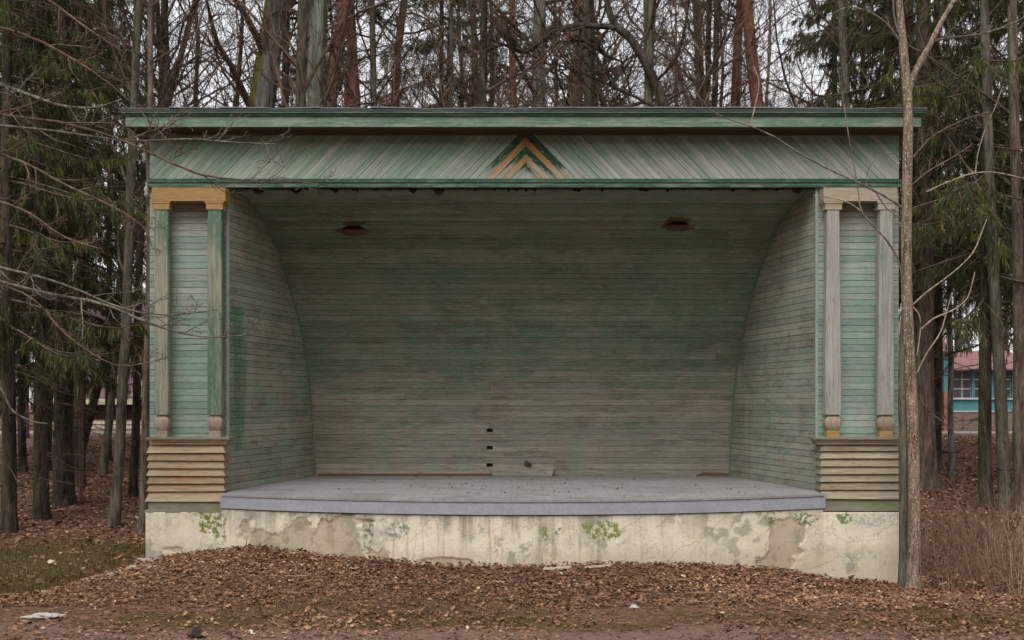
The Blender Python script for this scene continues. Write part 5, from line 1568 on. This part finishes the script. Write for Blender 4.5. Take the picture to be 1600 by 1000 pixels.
# dry brush right of the young tree
gb_ = G(320)
m = 1500
x = gb_.uniform(5.35, 10.0, m); y = gb_.uniform(-.9, 3.6, m)
k = y > -.95 + (np.abs(x - 6.6) > 1.4) * .2
x, y = x[k], y[k]; m = len(x)
h = gb_.uniform(.25, 1.0, m) * np.clip(.55 + (x - 5.2) * .5, .5, 1.05)
n = 5
s = np.linspace(0, 1, n)
dr_ = gb_.normal(0, .20, (m, 2))
pts = np.stack([x[:, None] + dr_[:, :1] * h[:, None] * s ** 1.4, y[:, None] + dr_[:, 1:] * h[:, None] * s ** 1.4, zg(x, y)[:, None] - .02 + h[:, None] * s], -1)
pts[:, 1:-1, :2] += gb_.normal(0, .012, (m, n - 2, 2))
rad = gb_.uniform(.002, .0042, m)[:, None] * np.linspace(1, .5, n)
b, rb = grow(gb_, pts, rad, 5, .3, 1, (.4, .9), (.15, .45), 3, .8, .6, .15, .3, rmin=.0018)
v1, q1 = tubes(pts, rad, 3); v2, q2 = tubes(b, rb, 3)
V, Q = merge([(v1, q1), (v2, q2)])
tn = np.concatenate([np.repeat(np.clip(gb_.normal(.42, .22, m), 0, 1), n * 3), np.repeat(np.clip(gb_.normal(.4, .2, len(b)), 0, 1), 4 * 3)])
tag(quads_mesh('dry_brush', V, Q, M['straw'], attrs={'tone': tn}), 'thicket of thin dry stems right of the young tree', 'brush', kind='stuff')
for i, (px, py, hh, lab) in enumerate([(1592, 935, 1.25, 'pale many-stemmed bare shrub at the right picture edge'), (1530, 905, .95, 'bare shrub with thin upright stems between young tree and picture edge'), (1560, 880, 1.3, 'straggling bare shrub behind the pale one at the right edge')]):
    x0, y0, z0 = spot(px, py)
    g = G(330 + i)
    q = 14
    a = g.uniform(0, 6.28, q); sp_ = g.uniform(.1, .75, q)
    L = hh * g.uniform(.6, 1.1, q)
    s = np.linspace(0, 1, 6)
    pts = np.stack([np.cos(a)[:, None] * (.05 + sp_[:, None] * L[:, None] * s), np.sin(a)[:, None] * (.05 + sp_[:, None] * L[:, None] * s), L[:, None] * (s - .25 * sp_[:, None] * s ** 2) - .02], -1)
    pts[:, 1:] += g.normal(0, .02, (q, 5, 3))
    rad = np.full((q, 6), .006) * np.linspace(1, .4, 6)
    b, rb = grow(g, pts, rad, 6, .3, 1, (.4, .9), (.25, .5), 4, .6, .5, .15, .15, rmin=.0025)
    c, rc = grow(g, b, rb, 4, .2, 1, (.4, .9), (.3, .6), 3, .8, .6, .15, .1, rmin=.002)
    e = empty('bare_shrub', (x0, y0, z0)); tag(e, lab, 'shrub')
    V, Q = merge([tubes(pts, rad, 5), tubes(b, rb, 3), tubes(c, rc, 3)])
    quads_mesh('crown', V, Q, M['twig_pale'] if i == 0 else M['twig'], e)

gs = G(335)
m = 420
x = gs.uniform(-7, 7.4, m); y = gs.uniform(-5.4, -1.0, m)
a = gs.uniform(0, 3.14, m); L = gs.uniform(.06, .34, m)
s_ = np.linspace(-.5, .5, 5)
px_ = x[:, None] + np.cos(a)[:, None] * L[:, None] * s_; py_ = y[:, None] + np.sin(a)[:, None] * L[:, None] * s_
pts = np.stack([px_, py_, zg(px_, py_) + .028 + gs.uniform(0, .02, (m, 1))], -1)
pts += gs.normal(0, .006, pts.shape)
V, Q = tubes(pts, gs.uniform(.002, .005, m)[:, None] * np.linspace(1, .5, 5), 4)
tag(quads_mesh('twig_litter', V, Q, M['straw'], attrs={'tone': np.repeat(np.clip(gs.normal(.4, .3, m), 0, 1), 20)}), 'small dry twigs strewn over the leaves before the stage', 'twig litter', kind='stuff')
# leaves blown onto the deck and the roof edge
gd = G(340)
x = gd.uniform(-3.2, 3.3, 170); y = gd.uniform(-.7, 2.8, 170)
kk = gd.random(170) < np.where(np.abs(x) < 1.6, .9, .4)
x, y = x[kk], y[kk]
V, T_, t_ = leaf_cloud(gd, x, y, np.where(y > 0, DECK_Z, DECK_Z + .047 * y) + .012, (.02, .06), 6, .25, .2)
tag(quads_mesh('deck_leaves', V, T_, M['leaf'], attrs={'tone': t_}), 'scattered leaf scraps lying on the stage floor', 'leaf litter', kind='stuff')
x = np.concatenate([gd.normal(.0, .9, 500), gd.normal(-.9, .5, 200), gd.uniform(-4.9, 5, 200), gd.normal(2.6, .5, 120)]); x = np.clip(x, -5, 5.05)
y = gd.uniform(ye - .03, ye + .7, len(x))
V, T_, t_ = leaf_cloud(gd, x, y, zr + .03 - (y - ye) * .1 + gd.uniform(0, .03, len(x)), (.04, .10), 6, .35, .2)
tag(quads_mesh('roof_leaves', V, T_, M['leaf'], attrs={'tone': t_}), 'brown leaves lodged along the front edge of the roof', 'leaf litter', kind='stuff')

# ------------------------------------------------------------------ small things lying about
M['palewood'] = plain('weathered_lath', lin(196, 184, 166), .8, .2, 8, stretch=(.3, 3, 3))
M['paleother'] = plain('pale_rag', lin(176, 174, 168), .8, .15, 8)
M['rock'] = plain('pale_stone', lin(158, 150, 138), .9, .35, 12)
def lath(px, py, ln_, w, rz, label):
    x, y, z = spot(px, py)
    e = pyd('broken_lath', [(-ln_ / 2, -w / 2, 0), (ln_ / 2 - .03, -w / 2, .004), (ln_ / 2, w / 2, .004), (-ln_ / 2 + .02, w / 2, 0), (-ln_ / 2, -w / 2, .02), (ln_ / 2 - .03, -w / 2, .03), (ln_ / 2, w / 2, .03), (-ln_ / 2 + .02, w / 2, .02)], HEXF, M['palewood'])
    e.location = (x, y, z + .02); e.rotation_euler = (0, R(-1.5), rz)
    tag(e, label, 'lath')
lath(871, 892, .36, .07, .05, 'longest pale broken lath lying on leaves below the plinth, right of centre')
lath(884, 886, .20, .05, .25, 'short pale lath just above the longest one below the plinth')
lath(935, 889, .34, .02, .15, 'thin dull lath right of the longest pale lath below the plinth')
def lump(name, px, py, sx, sy, sz, mat, label, cat, seed, group=None, rough=.25):
    g = G(seed)
    x, y, z = spot(px, py)
    import bmesh
    bm = bmesh.new()
    bmesh.ops.create_icosphere(bm, subdivisions=3, radius=1)
    ph = g.uniform(0, 6.28, 9)
    for v in bm.verts:
        c = v.co
        d = 1 + rough * (math.sin(3.1 * c.x + ph[0]) * math.sin(2.7 * c.y + ph[1]) + .6 * math.sin(5.3 * c.z + ph[2] + 2 * c.x) + .4 * math.sin(8.1 * c.x + ph[3]) * math.sin(7.3 * c.y + ph[4]))
        v.co = Vector((c.x * sx * d, c.y * sy * d, (c.z * sz * d)))
    me = bpy.data.meshes.new(name); bm.to_mesh(me); bm.free()
    o = link(name, me, mat, None, (x, y, z + sz * .35))
    o.rotation_euler = (0, 0, float(g.uniform(0, 3)))
    tag(o, label, cat, group)
lump('crumpled_rag', 66, 966, .16, .09, .035, M['paleother'], 'crumpled whitish rag on the leaves in the lower left corner', 'rag', 401, rough=.35)
lump('crumpled_paper', 992, 951, .045, .04, .03, M['paleother'], 'small crumpled white paper on the leaves right of centre', 'paper', 402, rough=.35)
lump('wood_stump', 305, 996, .07, .07, .06, M['bark_dark'], 'dark clod-like stump at the bottom edge, left', 'stump', 403)
for i, (px, py, s) in enumerate([(172, 900, .045), (190, 897, .03), (206, 890, .06), (226, 880, .09), (244, 877, .05), (262, 872, .06), (238, 888, .04)]):
    lump('stone', px, py, s * 1.3, s, s * .6, M['rock'], 'pale stone at the edge of the leaf mound by the left corner', 'stone', 410 + i, 'stones at the edge of the mound')
# thin stick leaning at the plinth
x, y, z = spot(378, 862)
V, Q = tubes(np.array([[(0, 0, -.03), (.03, .0, .05), (.055, -.01, .09), (.07, -.015, .15)]]), np.array([[.008, .007, .006, .003]]), 5)
st = quads_mesh('stick', V, Q, M['bark_dark'], None, True, loc=(x, y, z)); tag(st, 'short dark stick poking from the leaves at the left of the plinth', 'stick')
x, y, z = spot(225, 884)
V, Q = tubes(np.array([[(-.14, 0, .1), (-.05, -.02, .07), (.05, -.05, .03), (.16, -.08, .02)]]), np.array([[.012, .011, .01, .006]]), 6)
st = quads_mesh('stick', V, Q, M['bark_brown'], None, True, loc=(x, y, z)); tag(st, 'broken stick lying over the stones by the left corner', 'stick')
x, y, z = spot(1462, 709)
V, Q = tubes(np.array([[(-.5, 0, .08), (-.1, 0, .1), (.3, .05, .06), (.8, .1, .04)]]), np.array([[.05, .05, .04, .02]]), 7)
st = quads_mesh('fallen_branch', V, Q, M['bark_dark'], None, True, loc=(x, y, z)); tag(st, 'dark fallen branch on the leafy slope below the turquoise house', 'branch')
